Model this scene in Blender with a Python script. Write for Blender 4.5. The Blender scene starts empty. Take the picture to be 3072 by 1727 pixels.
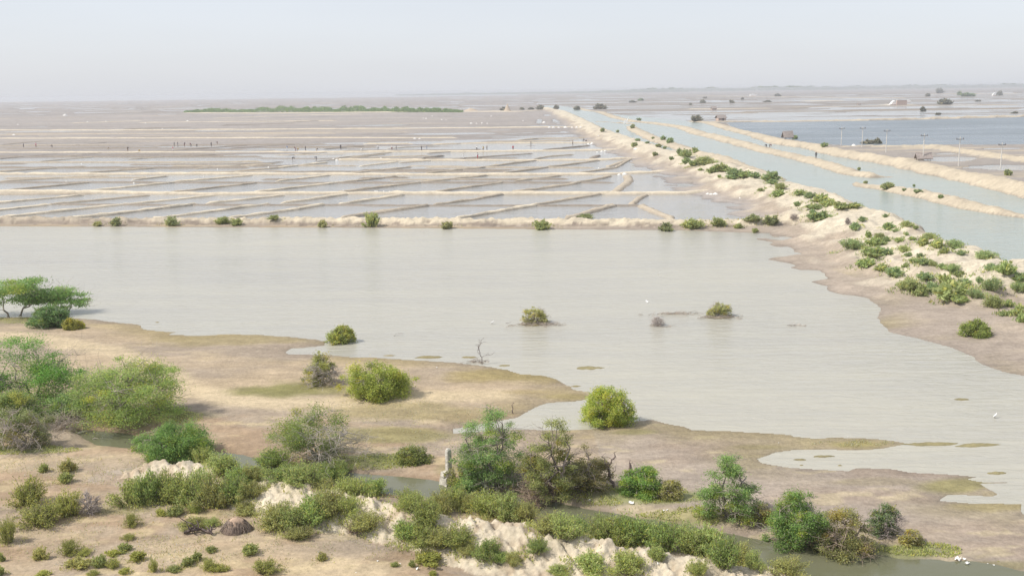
import bpy, bmesh, math, random
import numpy as np
from mathutils import Vector, Matrix
from mathutils.geometry import tessellate_polygon

scene = bpy.context.scene
COL = scene.collection
rnd = random.Random(7)

# ------------------------------------------------------------------ camera
SW, SH = 3072.0, 1727.0
FPX = 3149.0                       # focal length in photograph pixels
CAM_H = 17.0
PITCH = math.radians(10.6)
ROLL = math.radians(0.75)
_f = Vector((0, math.cos(PITCH), -math.sin(PITCH)))
_r0 = Vector((1, 0, 0)); _u0 = Vector((0, math.sin(PITCH), math.cos(PITCH)))
_r = _r0 * math.cos(ROLL) - _u0 * math.sin(ROLL)
_u = _u0 * math.cos(ROLL) + _r0 * math.sin(ROLL)
cam_data = bpy.data.cameras.new('camera')
cam = bpy.data.objects.new('camera', cam_data)
COL.objects.link(cam)
cam_data.sensor_width = 36.0
cam_data.lens = 36.0 * FPX / SW
cam_data.clip_start = 0.5
cam_data.clip_end = 60000
m = Matrix.Identity(4)
for i in range(3):
    m[i][0] = _r[i]; m[i][1] = _u[i]; m[i][2] = -_f[i]
m[2][3] = CAM_H
cam.matrix_world = m
scene.camera = cam

# ------------------------------------------------------------------ light
SUN_DIR = Vector((-0.76, -0.16, 0.86)).normalized()
SUN_EL = math.asin(SUN_DIR.z)
SUN_AZ = math.atan2(SUN_DIR.x, SUN_DIR.y)
world = bpy.data.worlds.new('World')
scene.world = world
world.use_nodes = True
wn = world.node_tree.nodes; wl = world.node_tree.links
bg = wn['Background']
sky = wn.new('ShaderNodeTexSky')
sky.sky_type = 'NISHITA'
sky.sun_disc = False
sky.sun_elevation = SUN_EL
sky.sun_rotation = SUN_AZ
sky.altitude = 0
sky.air_density = 1.0
sky.dust_density = 1.2
sky.ozone_density = 2.0
veil = wn.new('ShaderNodeMix'); veil.data_type = 'RGBA'      # high thin overcast that whitens the whole dome
veil.inputs[0].default_value = .72
veil.inputs[7].default_value = (6.75, 6.92, 7.5, 1)
wl.new(sky.outputs['Color'], veil.inputs[6]); stc = wn.new('ShaderNodeTexCoord'); smp = wn.new('ShaderNodeMapping'); smp.inputs['Scale'].default_value = (1, 1, 7)
sno = wn.new('ShaderNodeTexNoise'); sno.inputs['Scale'].default_value = 1.8; sno.inputs['Detail'].default_value = 4
smr = wn.new('ShaderNodeMapRange'); smr.inputs[1].default_value = .3; smr.inputs[2].default_value = .7; smr.inputs[3].default_value = .965; smr.inputs[4].default_value = 1.03
wl.new(stc.outputs['Generated'], smp.inputs['Vector']); wl.new(smp.outputs[0], sno.inputs['Vector']); wl.new(sno.outputs['Fac'], smr.inputs[0])
sml = wn.new('ShaderNodeMix'); sml.data_type = 'RGBA'; sml.blend_type = 'MULTIPLY'; sml.inputs[0].default_value = 1
wl.new(veil.outputs[2], sml.inputs[6]); wl.new(smr.outputs[0], sml.inputs[7]); wl.new(sml.outputs[2], bg.inputs['Color'])
bg.inputs['Strength'].default_value = 0.078
sun_data = bpy.data.lights.new('sun', 'SUN')
sun_data.energy = 2.65
sun_data.angle = math.radians(2.5)
sun_data.color = (1.0, 0.93, 0.82)
sun = bpy.data.objects.new('sun', sun_data)
COL.objects.link(sun)
sun.rotation_euler = (-SUN_DIR).to_track_quat('-Z', 'Y').to_euler()
sun.location = (-60, 20, 80)
scene.view_settings.view_transform = 'Standard'
scene.view_settings.look = 'None'
scene.view_settings.gamma = 1.0
scene.view_settings.use_curve_mapping = False
scene.view_settings.exposure = 0.72
scene.render.engine = 'CYCLES'
scene.cycles.use_denoising = True
scene.cycles.volume_bounces = 2
scene.cycles.max_bounces = 14
scene.cycles.diffuse_bounces = 10
scene.cycles.transmission_bounces = 12

# ------------------------------------------------------------------ geometry helpers
def P(px, py, z=0.0):
    """where the sight line of a photograph point meets the level z"""
    d = _r * ((px - SW / 2) / FPX) + _u * (-(py - SH / 2) / FPX) + _f
    if d.z > -1e-5:
        d.z = -1e-5
    t = (z - CAM_H) / d.z
    return Vector((d.x * t, d.y * t, z))

def R1(x, y): return (x / 2.5137, 200 + y / 2.5137)
def R2(x, y): return (1024 + x / 2.5137, 200 + y / 2.5137)
def R3(x, y): return (2048 + x / 2.5137, 200 + y / 2.5137)
def R4(x, y): return (x / 2.5137, 776 + y / 2.5137)
def R5(x, y): return (1024 + x / 2.5137, 776 + y / 2.5137)
def R6(x, y): return (2048 + x / 2.5137, 776 + y / 2.5137)
def R7(x, y): return (x / 2.5137, 1151 + y / 2.5137)
def R8(x, y): return (1024 + x / 2.5137, 1151 + y / 2.5137)
def R9(x, y): return (2048 + x / 2.5137, 1151 + y / 2.5137)
K = 1 / 2.5137

def _hash(ix, iy, s):
    n = (ix.astype(np.int64) * 374761393 + iy.astype(np.int64) * 668265263 + s * 974634777) & 0x7fffffff
    n = ((n ^ (n >> 13)) * 1274126177) & 0x7fffffff
    n = n ^ (n >> 16)
    return (n & 0xffff) / 65535.0

def vnoise(x, y, s=0):
    ix = np.floor(x); iy = np.floor(y)
    fx = x - ix; fy = y - iy
    fx = fx * fx * (3 - 2 * fx); fy = fy * fy * (3 - 2 * fy)
    a = _hash(ix, iy, s); b = _hash(ix + 1, iy, s); c = _hash(ix, iy + 1, s); d = _hash(ix + 1, iy + 1, s)
    return (a + (b - a) * fx) * (1 - fy) + (c + (d - c) * fx) * fy

def fbm(x, y, s=0, o=4):
    """about -1..1"""
    r = 0.0; a = 0.5; t = 0.0
    for k in range(o):
        r = r + a * (vnoise(x, y, s + k * 17) * 2 - 1); t += a
        x = x * 2.03 + 11.3; y = y * 2.03 + 5.7; a *= 0.5
    return r / t * 1.5

def sstep(a, b, x):
    t = np.clip((x - a) / (b - a), 0, 1)
    return t * t * (3 - 2 * t)

def poly_dist(X, Y, pts, closed=False):
    """distance, side, segment and parameter of the nearest point of a polyline"""
    best = np.full(X.shape, 1e9); side = np.zeros(X.shape); seg = np.zeros(X.shape, int); par = np.zeros(X.shape)
    n = len(pts)
    for i in range(n if closed else n - 1):
        x0, y0 = pts[i][0], pts[i][1]; x1, y1 = pts[(i + 1) % n][0], pts[(i + 1) % n][1]
        dx, dy = x1 - x0, y1 - y0; L2 = dx * dx + dy * dy + 1e-12
        t = np.clip(((X - x0) * dx + (Y - y0) * dy) / L2, 0, 1)
        ex = X - (x0 + t * dx); ey = Y - (y0 + t * dy)
        d = ex * ex + ey * ey
        k = d < best
        best = np.where(k, d, best)
        side = np.where(k, dx * ey - dy * ex, side)
        seg = np.where(k, i, seg); par = np.where(k, t, par)
    return np.sqrt(best), np.sign(side), seg, par

def inside(X, Y, pts):
    r = np.zeros(X.shape, bool); n = len(pts)
    for i in range(n):
        x0, y0 = pts[i][0], pts[i][1]; x1, y1 = pts[(i + 1) % n][0], pts[(i + 1) % n][1]
        if y0 == y1: continue
        c = ((y0 > Y) != (y1 > Y)) & (X < (x1 - x0) * (Y - y0) / (y1 - y0) + x0)
        r ^= c
    return r

# ------------------------------------------------------------------ the plan of the place
def plan(lst): return [tuple(P(x, y)[:2]) for x, y in lst]

POND_PX = ([(-1500, 676), (-500, 678), (0, 679), (1024, 683), (2048, 691), (2207, 697), (2438, 703), (2490, 715), (2445, 742), (2446, 776), (2446, 800)]
    + [R6(*p) for p in [(1180, 120), (1290, 155), (1230, 260), (1400, 300), (1500, 370), (1470, 450), (1560, 555), (1800, 610), (2000, 660), (2200, 740), (2240, 790), (2400, 850), (2574, 880)]]
    + [(3600, 1230), (4300, 1420), (3900, 1560), (3400, 1545)]
    + [R9(*p) for p in [(2574, 985), (2540, 958), (2560, 905), (2400, 903), (2140, 895), (1940, 880), (2000, 842), (2100, 838), (2330, 846), (2375, 830), (2300, 785), (2250, 755), (2450, 742), (2240, 735), (2140, 715), (2245, 700), (2100, 690), (1950, 682), (1720, 670), (1560, 640), (1300, 632), (1250, 655), (1000, 645), (780, 630), (590, 592), (560, 565), (700, 515), (850, 498), (1100, 495), (1300, 500), (1500, 485), (1710, 452), (1600, 430), (1400, 410), (1200, 405), (1000, 412), (840, 395), (820, 385), (650, 372), (450, 360), (60, 345), (0, 320)]]
    + [R8(*p) for p in [(2470, 300), (2350, 272), (2250, 276), (2100, 305), (1930, 335), (1880, 345), (1700, 352), (1300, 343), (850, 372), (845, 342), (960, 320), (1320, 255), (1370, 225), (1500, 165), (1560, 145), (1800, 125), (1900, 95)]]
    + [R5(*p) for p in [(1890, 1005), (1750, 985), (1680, 940), (1600, 905), (1530, 880), (1350, 870), (1250, 840), (1110, 815), (900, 785), (780, 775), (520, 765), (270, 745), (60, 740)]]
    + [R4(*p) for p in [(2480, 722), (2170, 718), (2140, 700), (2200, 675), (2450, 658), (2440, 625), (2400, 610), (2200, 590), (1950, 572), (1700, 570), (1500, 580), (1280, 570), (1330, 552), (1200, 545), (1100, 530), (1030, 495), (950, 485), (800, 470), (620, 450), (400, 440), (0, 440)]]
    + [(-500, 950), (-1500, 950)])
POND = plan(POND_PX)
def PH(px, py, H, wl_, wr_):
    p = P(px, py, H); return (p.x, p.y, H, wl_, wr_)
# the long dike, far end to near end: x, y, crest height, half width on the pan side, half width on the canal side
DIKE = [PH(1640, 321, 1.2, 12, 5), PH(1690, 332, 1.4, 13, 5), PH(1756, 361, 1.5, 12, 4), PH(1800, 384, 1.6, 12, 4), PH(1899, 417, 1.7, 12, 4),
        PH(1980, 443, 1.8, 12, 4), PH(2060, 462, 1.9, 13, 4), PH(2159, 482, 2.0, 14, 6), PH(2227, 502, 2.0, 15, 6), PH(2302, 524, 2.1, 15, 5), PH(2346, 543, 2.1, 14, 4.5),
        PH(2470, 571, 2.1, 14, 4), PH(2549, 611, 2.1, 14, 4), PH(2645, 636, 2.1, 14, 4), PH(2764, 695, 2.2, 14, 4), PH(2843, 727, 2.2, 14, 4),
        PH(2943, 758, 2.3, 14, 4), PH(3022, 778, 2.3, 14, 4), (49, 90, 2.3, 14, 4), (49.5, 60, 2.3, 14, 4), (51, 20, 2.3, 14, 4), (52, -40, 2.3, 14, 4)]
FARBANK = [(P(x, y).x, P(x, y).y, h, 3.4, 3.4) for x, y, h in [(-3000, 662, .6), (-800, 664, .6), (0, 666, .62), (600, 668, .66), (1024, 670, .7), (1700, 674, .75), (2100, 677, .8), (2290, 676, 1.1), (2400, 674, 1.4)]]
BANKS = [  # banks across the canals
    [PH(x, y, h, w, w) for x, y, h, w in [(1725, 321, .4, 4), (1762, 330, .5, 4), (1800, 334, .5, 4), (1850, 351, .6, 4), (1905, 362, .6, 4), (1955, 366, .6, 4), (2048, 377, .8, 4), (2100, 395, .8, 4), (2160, 407, .9, 4), (2207, 419, .9, 4), (2303, 443, .9, 3.6), (2380, 459, .9, 3.4), (2446, 474, .9, 3.2), (2565, 510, .8, 2.8), (2620, 522, .6, 2.4), (2668, 530, .1, 1.2)]],
    [PH(x, y, h, w, w) for x, y, h, w in [(1788, 364, .2, 2), (1840, 366, .3, 2), (1900, 370, .4, 2.4)]],
    [PH(x, y, h, w, w) for x, y, h, w in [(1893, 377, .4, 2.5), (1903, 384, .7, 3.5), (1940, 400, .8, 3.5), (1979, 416, .8, 3.5), (2020, 428, .8, 3.5), (2064, 443, .9, 3.5), (2110, 456, 1.0, 3.5), (2159, 465, 1.2, 4), (2227, 492, 1.3, 4), (2302, 516, 1.4, 4)]],
    [PH(x, y, h, w, w) for x, y, h, w in [(2576, 549, .1, 1.2), (2600, 551, .5, 2), (2668, 555, .7, 2.6), (2748, 567, .8, 2.8), (2863, 590, .9, 2.8), (2923, 606, .9, 2.6), (3003, 624, .7, 2.2), (3060, 640, .4, 1.6), (3130, 655, .1, 1.2)]],
    [PH(x, y, h, w, w) for x, y, h, w in [(2075, 361, .5, 4), (2128, 365, .5, 4), (2207, 387, .6, 4), (2270, 400, .7, 4), (2342, 417, 1.2, 5), (2446, 431, 1.2, 4.4), (2517, 446, 1.3, 4.4), (2605, 459, 1.4, 4.4), (2724, 478, 1.4, 4.4), (2843, 502, 1.4, 4.4), (2963, 526, 1.4, 4.4), (3072, 550, 1.4, 4.4), (3300, 600, 1.4, 4.4)]] + [],
    [PH(x, y, h, w, w) for x, y, h, w in [(2140, 363, .5, 4), (2179, 362, .8, 5), (2400, 359, .9, 5), (2700, 354, 1.0, 5), (3072, 344, 1.1, 5), (3900, 322, 1.1, 5)]],
    [PH(x, y, h, w, w) for x, y, h, w in [(2560, 436, .4, 4), (2700, 435, .5, 4), (2800, 433, .9, 5), (2900, 447, .9, 4), (2990, 459, .9, 4), (3072, 470, .9, 4), (3300, 500, .9, 4)]],
]
BANKS[4].append((88, 120, 1.6, 5, 5)); BANKS[4].append((86, 40, 1.6, 5, 5))
MOUND = [PH(x, y, h, a, b) for x, y, h, a, b in [(330, 1440, .1, 1, 1), (440, 1405, .5, 1.8, 1.3), (520, 1388, .8, 2.0, 1.4), (610, 1392, .8, 2.0, 1.4), (700, 1418, .7, 2.0, 1.4), (790, 1443, .95, 2.4, 1.5), (880, 1458, 1.0, 2.6, 1.5), (990, 1480, .9, 2.4, 1.5), (1100, 1503, .95, 2.3, 1.5), (1180, 1525, .9, 2.2, 1.5),
        (1300, 1550, .95, 2.2, 1.5), (1420, 1568, 1.1, 2.4, 1.5), (1560, 1580, 1.15, 2.5, 1.5), (1650, 1598, 1.1, 2.4, 1.5), (1780, 1622, 1.05, 2.3, 1.5), (1900, 1642, 1.05, 2.3, 1.4), (2050, 1672, 1.0, 2.2, 1.4), (2200, 1700, .9, 2.0, 1.4), (2330, 1712, .7, 1.8, 1.3), (2500, 1790, .6, 1.6, 1.2), (2700, 1860, .6, 1.6, 1.2), (3100, 1960, .6, 1.6, 1.2)]]
CREEK = [(*P(x, y)[:2], w) for x, y, w in [(250, 1296, .3), (330, 1318, .9), (430, 1335, .55), (560, 1352, .22), (700, 1378, .7), (790, 1405, .7), (930, 1425, .6), (1080, 1440, .8), (1180, 1452, 1.0), (1300, 1470, .9), (1420, 1492, .8), (1560, 1515, .7), (1700, 1540, .8), (1860, 1570, .8), (2030, 1596, .8), (2180, 1628, .9), (2330, 1664, 1.15), (2520, 1700, 1.5), (2760, 1735, 1.7), (3100, 1790, 1.9), (3500, 1850, 2.0)]]
ISLETS = [(1170, 1066, 20, 2.2), (1287, 1071, 48, 4), (1408, 1071, 24, 3), (1765, 1103, 42, 5), (1727, 1158, 16, 2.4), (2885, 1197, 22, 3.4), (2800, 1331, 75, 6), (2930, 1334, 70, 6), (2990, 1418, 30, 4.5), (2470, 1368, 32, 3.4), (2400, 1378, 22, 3), (2405, 1394, 8, 2), (2520, 1395, 9, 2), (471, 966, 6, 1.5), (1515, 1096, 24, 2), (1600, 974, 34, 4), (2160, 952, 34, 4)]
POOLS = [(2855, 476, 80, 8), (3010, 503, 130, 8), (2840, 462, 40, 3), (3000, 446, 70, 3), (3200, 480, 60, 7), (1650, 345, 20, 3), (1680, 362, 26, 7), (1720, 352, 12, 9), (1618, 363, 10, 8)]
def world_ellipse(px, py, rx, ry):
    c = P(px, py); ex = P(px + rx, py); ey = P(px, py - ry); en = P(px, py + ry)
    return c.x, c.y, abs(ex.x - c.x), max(0.05, abs(ey.y - en.y) / 2), c.x / max(c.y, 1)
def ell(X, Y, e):
    """0 at the centre, 1 on the rim; the axis points away from the viewpoint"""
    cx, cy, a, b, sl = e
    return np.sqrt(((X - cx - sl * (Y - cy)) / a) ** 2 + ((Y - cy) / b) ** 2)

_fb = sorted((p[0], p[1]) for p in FARBANK); _fbx = [p[0] for p in _fb]; _fby = [p[1] for p in _fb]
_dk = sorted((p[1], p[0]) for p in DIKE); _dky = [p[0] for p in _dk]; _dkx = [p[1] for p in _dk]
_tb = sorted([(p[1], p[0]) for p in BANKS[4]] + [(700, 80), (823, 68), (1200, 58), (6000, 60)]); _tby = [p[0] for p in _tb]; _tbx = [p[1] for p in _tb]
FARPOND = plan([(2179, 366), (2400, 364), (2700, 359), (3072, 351), (3900, 333), (3900, 440), (3072, 434), (2780, 434), (2650, 438), (2560, 438), (2446, 430), (2342, 414), (2200, 384)])

def ridge(X, Y, pts, prof, rough, seed, rs=2.5):
    """height and 0..1 weight of a bank along a polyline (only evaluated near it)"""
    h = np.full(X.shape, -9.0); tt = np.full(X.shape, 9.0)
    xs = [p[0] for p in pts]; ys = [p[1] for p in pts]; w = max(max(p[3], p[4]) for p in pts) + 1
    k = (X > min(xs) - w) & (X < max(xs) + w) & (Y > min(ys) - w) & (Y < max(ys) + w)
    if not k.any(): return h, tt
    x = X[k]; y = Y[k]
    d, s, g, t = poly_dist(x, y, pts)
    A = np.array([p[2:5] for p in pts])
    q = A[g] * (1 - t)[:, None] + A[g + 1] * t[:, None]
    wd = np.where(s > 0, q[:, 2], q[:, 1])
    wd = wd * (1 + 0.22 * fbm(x / 4.0, y / 4.0, seed + 5, 3))
    u = d / wd
    pr = np.where(s > 0, np.interp(u, [0, .3, 1, 1.4], [1, .82, -.12, -.6]), np.interp(u, *prof))
    n = fbm(x / rs, y / rs, seed, 5)
    body = np.clip(pr * 1.6, 0, 1)
    hh = q[:, 0] * pr * (1 + 0.16 * fbm(x / 7, y / 7, seed + 9, 2)) + rough * n * body
    h[k] = hh; tt[k] = u
    return h, tt

SOILK = .92
def terrain(X, Y):
    """ground height, and the soil colour, of every plan point"""
    n = X.shape
    yFB = np.interp(X, _fbx, _fby); xDC = np.interp(Y, _dky, _dkx); xTB = np.interp(Y, _tby, _tbx)
    near = (Y < yFB) & (X < xDC)
    pan = (Y >= yFB) & (X < xDC)
    canal = (X >= xDC) & (X < xTB) & (Y < 1250)
    flats = (X >= xDC) & ~canal
    h = np.full(n, -0.5)
    # --- salt pans: level mud floors, wet near, drying farther off
    st = fbm(X / 40, Y / 9, 3, 5); st2 = fbm(X / 120, Y / 26, 31, 3)
    bias = np.interp(Y, [0, 200, 235, 300, 345, 420, 520, 700, 900, 1100, 1600, 3000, 4200, 5200], [-.30, -.30, -.16, -.075, -.005, .02, .045, .085, .10, .02, .03, .05, .05, -.4])
    bias = bias - 0.05 * sstep(0, 45, X) * (Y < 420)
    bias = bias + 0.05 * sstep(0, -110, X) * sstep(205, 300, Y) * (Y < 500)
    h = np.where(pan, np.maximum(bias + 0.075 * st + 0.05 * st2, -.3), h)
    fb = np.interp(Y, [0, 140, 200, 330, 400, 560, 800, 1500, 3000, 6000, 13000], [.0, .03, .05, .08, .06, .0, -.005, .01, .05, .12, .12])
    h = np.where(flats, fb + 0.08 * fbm(X / 70, Y / 16, 44, 5) + 0.06 * fbm(X / 200, Y / 50, 45, 3), h)
    fp = inside(X, Y, FARPOND)
    h = np.where(fp, -0.5, h)
    # --- near shore
    dp = np.full(n, 50.0)
    k = near & (Y < 160)
    if k.any():
        x = X[k]; y = Y[k]
        d = poly_dist(x, y, POND, True)[0]
        ins = inside(x, y, POND)
        sd = np.where(ins, -d, d) + 0.10 * fbm(x / 1.2, y / .8, 8, 3) * np.clip(y / 60, .5, 2)
        dp[k] = sd
        land = 0.012 + 0.24 * (1 - np.exp(-np.maximum(sd, 0) / 4.5)) + 0.09 * fbm(x / 7, y / 5, 12, 4) * (1 - np.exp(-np.maximum(sd, 0) / 3)) + 0.02 * fbm(x / .9, y / .9, 13, 3) * np.clip(sd, 0, 1)
        bed = -0.012 - 0.5 * (1 - np.exp(np.minimum(sd, 0) / 4))
        h[k] = np.where(sd > 0, land, bed)
    iso = np.full(n, 9.0)
    for e in ISLETS:
        E = world_ellipse(*e)
        kk = (np.abs(X - E[0]) < E[2] * 2 + 1) & (np.abs(Y - E[1]) < E[3] * 2 + 1)
        if kk.any():
            v = ell(X[kk], Y[kk], E) + 0.28 * fbm(X[kk] / (E[2] * .35), Y[kk] / (E[3] * .6), 60, 3)
            h[kk] = np.maximum(h[kk], np.minimum(0.06 * (1 - v), .05)); iso[kk] = np.minimum(iso[kk], v)
    for e in POOLS:
        E = world_ellipse(*e)
        kk = (np.abs(X - E[0]) < E[2] * 2) & (np.abs(Y - E[1]) < E[3] * 3)
        if kk.any():
            v = ell(X[kk], Y[kk], E) + 0.3 * fbm(X[kk] / 14, Y[kk] / 6, 61, 3)
            h[kk] = np.where(v < 1, np.minimum(h[kk], -.12 * (1 - v)), h[kk])
    # --- banks
    hd, td = ridge(X, Y, DIKE, ([0, .34, .52, .72, 1, 1.5], [1, .86, .62, .20, .0, -.25]), .42, 21, 1.9)
    h = np.maximum(h, hd)
    hf, tf = ridge(X, Y, FARBANK, ([0, .4, .62, 1, 1.4], [1, .86, .35, -.08, -.6]), .30, 23, .9)
    h = np.maximum(h, hf)
    tb = np.full(n, 9.0)
    for i, b in enumerate(BANKS):
        hb, t_ = ridge(X, Y, b, ([0, .35, 1, 1.4], [1, .85, -.12, -.6]), .24, 70 + i, 1.4)
        h = np.maximum(h, hb); tb = np.minimum(tb, np.where(hb > 0.02, t_, 9))
    # --- creek and spoil bank in front
    hm, tm = ridge(X, Y, MOUND, ([0, .2, .55, 1, 1.3], [1, .92, .50, .0, -.3]), .15, 81, .8)
    km = tm < 1.05
    if km.any():
        hm[km] += np.clip(1.1 - tm[km], 0, .6) * (.17 * fbm(X[km] / .20, Y[km] / .16, 83, 4) + .16 * (1 - 2.4 * np.abs(fbm((X[km] + .5 * Y[km]) / .34, Y[km] / 2.2, 84, 3))))
    dc = np.full(n, 50.0)
    k = near & (Y < 75)
    if k.any():
        x = X[k]; y = Y[k]
        d, s, g, t = poly_dist(x, y, CREEK)
        W = np.array([p[2] for p in CREEK]); w = W[g] * (1 - t) + W[g + 1] * t
        u = d / w + 0.18 * fbm(x / 1.3, y / 1.3, 15, 3)
        ch = np.where(u < 1, -0.22 * (1 - u * u) - .004, (u - 1) * .16)
        h[k] = np.minimum(h[k], ch); dc[k] = u
    h = np.maximum(h, hm)
    # ------------------------------------------------ soil colours
    def mix(c, col, w): return c * (1 - w[..., None]) + np.array(col) * w[..., None]
    g1 = fbm(X / 9, Y / 5, 90, 4); g2 = fbm(X / 2.2, Y / 1.5, 91, 4); g3 = fbm(X / 30, Y / 6, 92, 4)
    c = np.zeros(n + (3,)); c[:] = (.37, .315, .26)
    c = mix(c, (.385, .35, .325), pan * 1.0)
    c = mix(c, (.325, .297, .28), pan * sstep(-.1, .9, st2 + st * .5) * 1.0)
    c = mix(c, (.47, .41, .34), pan * sstep(.25, 1.0, fbm(X / 60, Y / 14, 33, 4)) * .8)
    c = mix(c, (.35, .315, .285), flats * 1.0)
    c = mix(c, (.50, .43, .33), flats * sstep(.0, .7, g3) * sstep(460, 250, Y))
    # near land
    c = mix(c, (.47, .385, .28), near * sstep(-.3, .7, g1) * .9)
    east = sstep(-2, 9, X) * near
    c = mix(c, (.385, .325, .27), east * .85)
    c = mix(c, (.55, .46, .32), near * sstep(.25, .9, fbm(X / 5, Y / 2.2, 94, 4)) * .7 * (1 - .7 * east))
    c = mix(c, (.36, .265, .185), near * (Y < 54) * sstep(-.35, .6, fbm(X / 3.2, Y / 1.6, 95, 4)) * .75 * (1 - .6 * east))
    c = mix(c, (.56, .475, .31), near * (Y < 54) * sstep(.25, .8, fbm(X / 1.6, Y / .7, 96, 4)) * .6)
    # track of paler sand
    TR = [P(x, y)[:2] for x, y in [(-300, 1010), (0, 1015), (150, 1022), (330, 1060), (450, 1110), (540, 1165), (700, 1207), (880, 1222), (1100, 1217), (1300, 1200), (1500, 1190)]]
    k = near & (Y < 120)
    dt = np.full(n, 99.0)
    if k.any(): dt[k] = poly_dist(X[k], Y[k], TR)[0]
    c = mix(c, (.60, .51, .36), sstep(1.9, .5, dt + .6 * g1) * .75)
    # olive algae and short grass
    for (px, py, rx, ry, col, a) in [(900, 1172, 330, 34, (.23, .23, .09), .9), (1500, 1130, 230, 30, (.36, .30, .14), .8), (650, 1020, 330, 22, (.35, .30, .16), .7), (1230, 1240, 330, 28, (.36, .31, .17), .7), (1150, 1310, 260, 26, (.29, .27, .13), .8),
             (1700, 1190, 120, 14, (.36, .31, .16), .8), (1900, 1300, 90, 12, (.27, .25, .12), .8), (2560, 1334, 150, 20, (.34, .30, .12), .95), (2290, 1342, 120, 10, (.30, .26, .15), .7), (2870, 1460, 130, 26, (.31, .28, .13), .9), (3000, 1520, 160, 24, (.36, .30, .15), .8), (2620, 1450, 160, 14, (.33, .28, .18), .5),
             (450, 1265, 180, 25, (.22, .23, .09), .8), (80, 1365, 150, 16, (.20, .24, .09), .8), (1130, 1390, 200, 22, (.23, .25, .10), .85), (1380, 1420, 120, 20, (.30, .29, .13), .6), (1950, 1500, 220, 26, (.25, .27, .11), .85), (2080, 1560, 200, 22, (.31, .29, .13), .7), (2700, 1660, 160, 26, (.28, .29, .13), .85), (2900, 1700, 260, 16, (.30, .27, .14), .7),
             (1600, 1180, 150, 10, (.40, .33, .18), .6), (80, 960, 150, 14, (.26, .27, .12), .7), (350, 1545, 130, 18, (.33, .31, .16), .6), (640, 1560, 120, 18, (.36, .32, .18), .6)]:
        E = world_ellipse(px, py, rx, ry)
        v = ell(X, Y, E) + .35 * g1 + .25 * g2
        c = mix(c, col, near * sstep(1.05, .45, v) * a)
    c = mix(c, (.34, .30, .15), near * (iso < 1.2) * .9)
    c = mix(c, (.35, .30, .15), near * (Y < 100) * sstep(3.5, .4, dp) * (dp > 0) * sstep(-.4, .5, g1) * .55)
    # banks: pale dry sand above, brown below
    dw = sstep(1.0, .55, td) * (hd > .05) * (hd >= h - .01)
    c = mix(c, (.40, .335, .265), dw)
    c = mix(c, (.60, .535, .42), dw * sstep(.70, .45, td + .25 * fbm(X / 3, Y / 4, 97, 4)))
    c = mix(c, (.36, .30, .24), dw * sstep(.35, .85, fbm(X / 2.4, Y / 2.4, 98, 4)) * .6)
    fw = (hf > .0) * (hf >= h - .01) * 1.0
    c = mix(c, (.29, .24, .195), fw)
    fn = hf + .22 * fbm(X / 2.2, Y / .9, 99, 4)
    c = mix(c, (.40, .34, .265), fw * sstep(.26, .42, fn))
    c = mix(c, (.60, .525, .40), fw * sstep(.30, .46, fn) * sstep(-85, -5, X + 30 * g1))
    c = mix(c, (.20, .165, .135), fw * sstep(.5, .9, fbm(X / 1.1, Y / .8, 104, 3)) * (hf < .5) * .8)  # shade of an undercut painted as dark blotches low on the bank
    bw = sstep(1.0, .8, tb)
    c = mix(c, (.53, .46, .35), bw)
    c = mix(c, (.42, .36, .28), bw * sstep(.2, .8, fbm(X / 3, Y / 3, 100, 4)) * .6)
    # chalky spoil
    mw = sstep(1.02, .72, tm) * (hm > .04) * (hm >= h - .01)
    c = mix(c, (.60, .525, .40), mw)
    c = mix(c, (.43, .345, .25), mw * sstep(-.1, .6, fbm(X / .8, Y / .5, 101, 4)) * .85)
    c = mix(c, (.64, .575, .455), mw * sstep(.1, .7, fbm(X / .35, Y / .9, 103, 3)) * .7)
    # clods of salt white and wet soil
    wet = np.exp(-np.maximum(h, 0) / .07) * (h > -.2)
    c = c * (1 - .28 * wet[..., None] * np.where(near | pan | flats, 1, .5)[..., None])
    c = np.where((h <= 0)[..., None], c * .8, c)
    c = c * (1 + .10 * g2[..., None] + .05 * fbm(X / .45, Y / .35, 102, 2)[..., None] * (Y < 90)[..., None])
    c = np.where((near & (X < 4) & (td > 1) & (tf > 1) & (tm > 1))[..., None], c * np.array((1.0, .965, .90)), c)
    return h, np.clip(c * SOILK, .03, .8)

# ------------------------------------------------------------------ mesh helpers
def new_mesh(name, V, Q, col=None, smooth=False, mats=(), mat_idx=None):
    me = bpy.data.meshes.new(name)
    V = np.asarray(V, np.float32); Q = np.asarray(Q, np.int32)
    nq, s = Q.shape
    me.vertices.add(len(V)); me.vertices.foreach_set('co', V.ravel())
    me.loops.add(nq * s); me.loops.foreach_set('vertex_index', Q.ravel())
    me.polygons.add(nq); me.polygons.foreach_set('loop_start', np.arange(0, nq * s, s, dtype=np.int32))
    if mat_idx is not None: me.polygons.foreach_set('material_index', np.asarray(mat_idx, np.int32))
    if smooth: me.polygons.foreach_set('use_smooth', np.ones(nq, bool))
    me.update(calc_edges=True)
    if col is not None:
        a = me.color_attributes.new('Col', 'FLOAT_COLOR', 'POINT')
        cc = np.ones((len(V), 4), np.float32); cc[:, :3] = col
        a.data.foreach_set('color', cc.ravel())
    for mt in mats: me.materials.append(mt)
    return me

def link(name, me, parent=None, loc=None, rot=None, scale=None):
    o = bpy.data.objects.new(name, me); COL.objects.link(o)
    if parent is not None: o.parent = parent
    if loc is not None: o.location = loc
    if rot is not None: o.rotation_euler = rot
    if scale is not None: o.scale = scale
    return o

def tag(o, label=None, cat=None, group=None, kind=None):
    if label: o['label'] = label
    if cat: o['category'] = cat
    if group: o['group'] = group
    if kind: o['kind'] = kind
    return o

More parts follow.
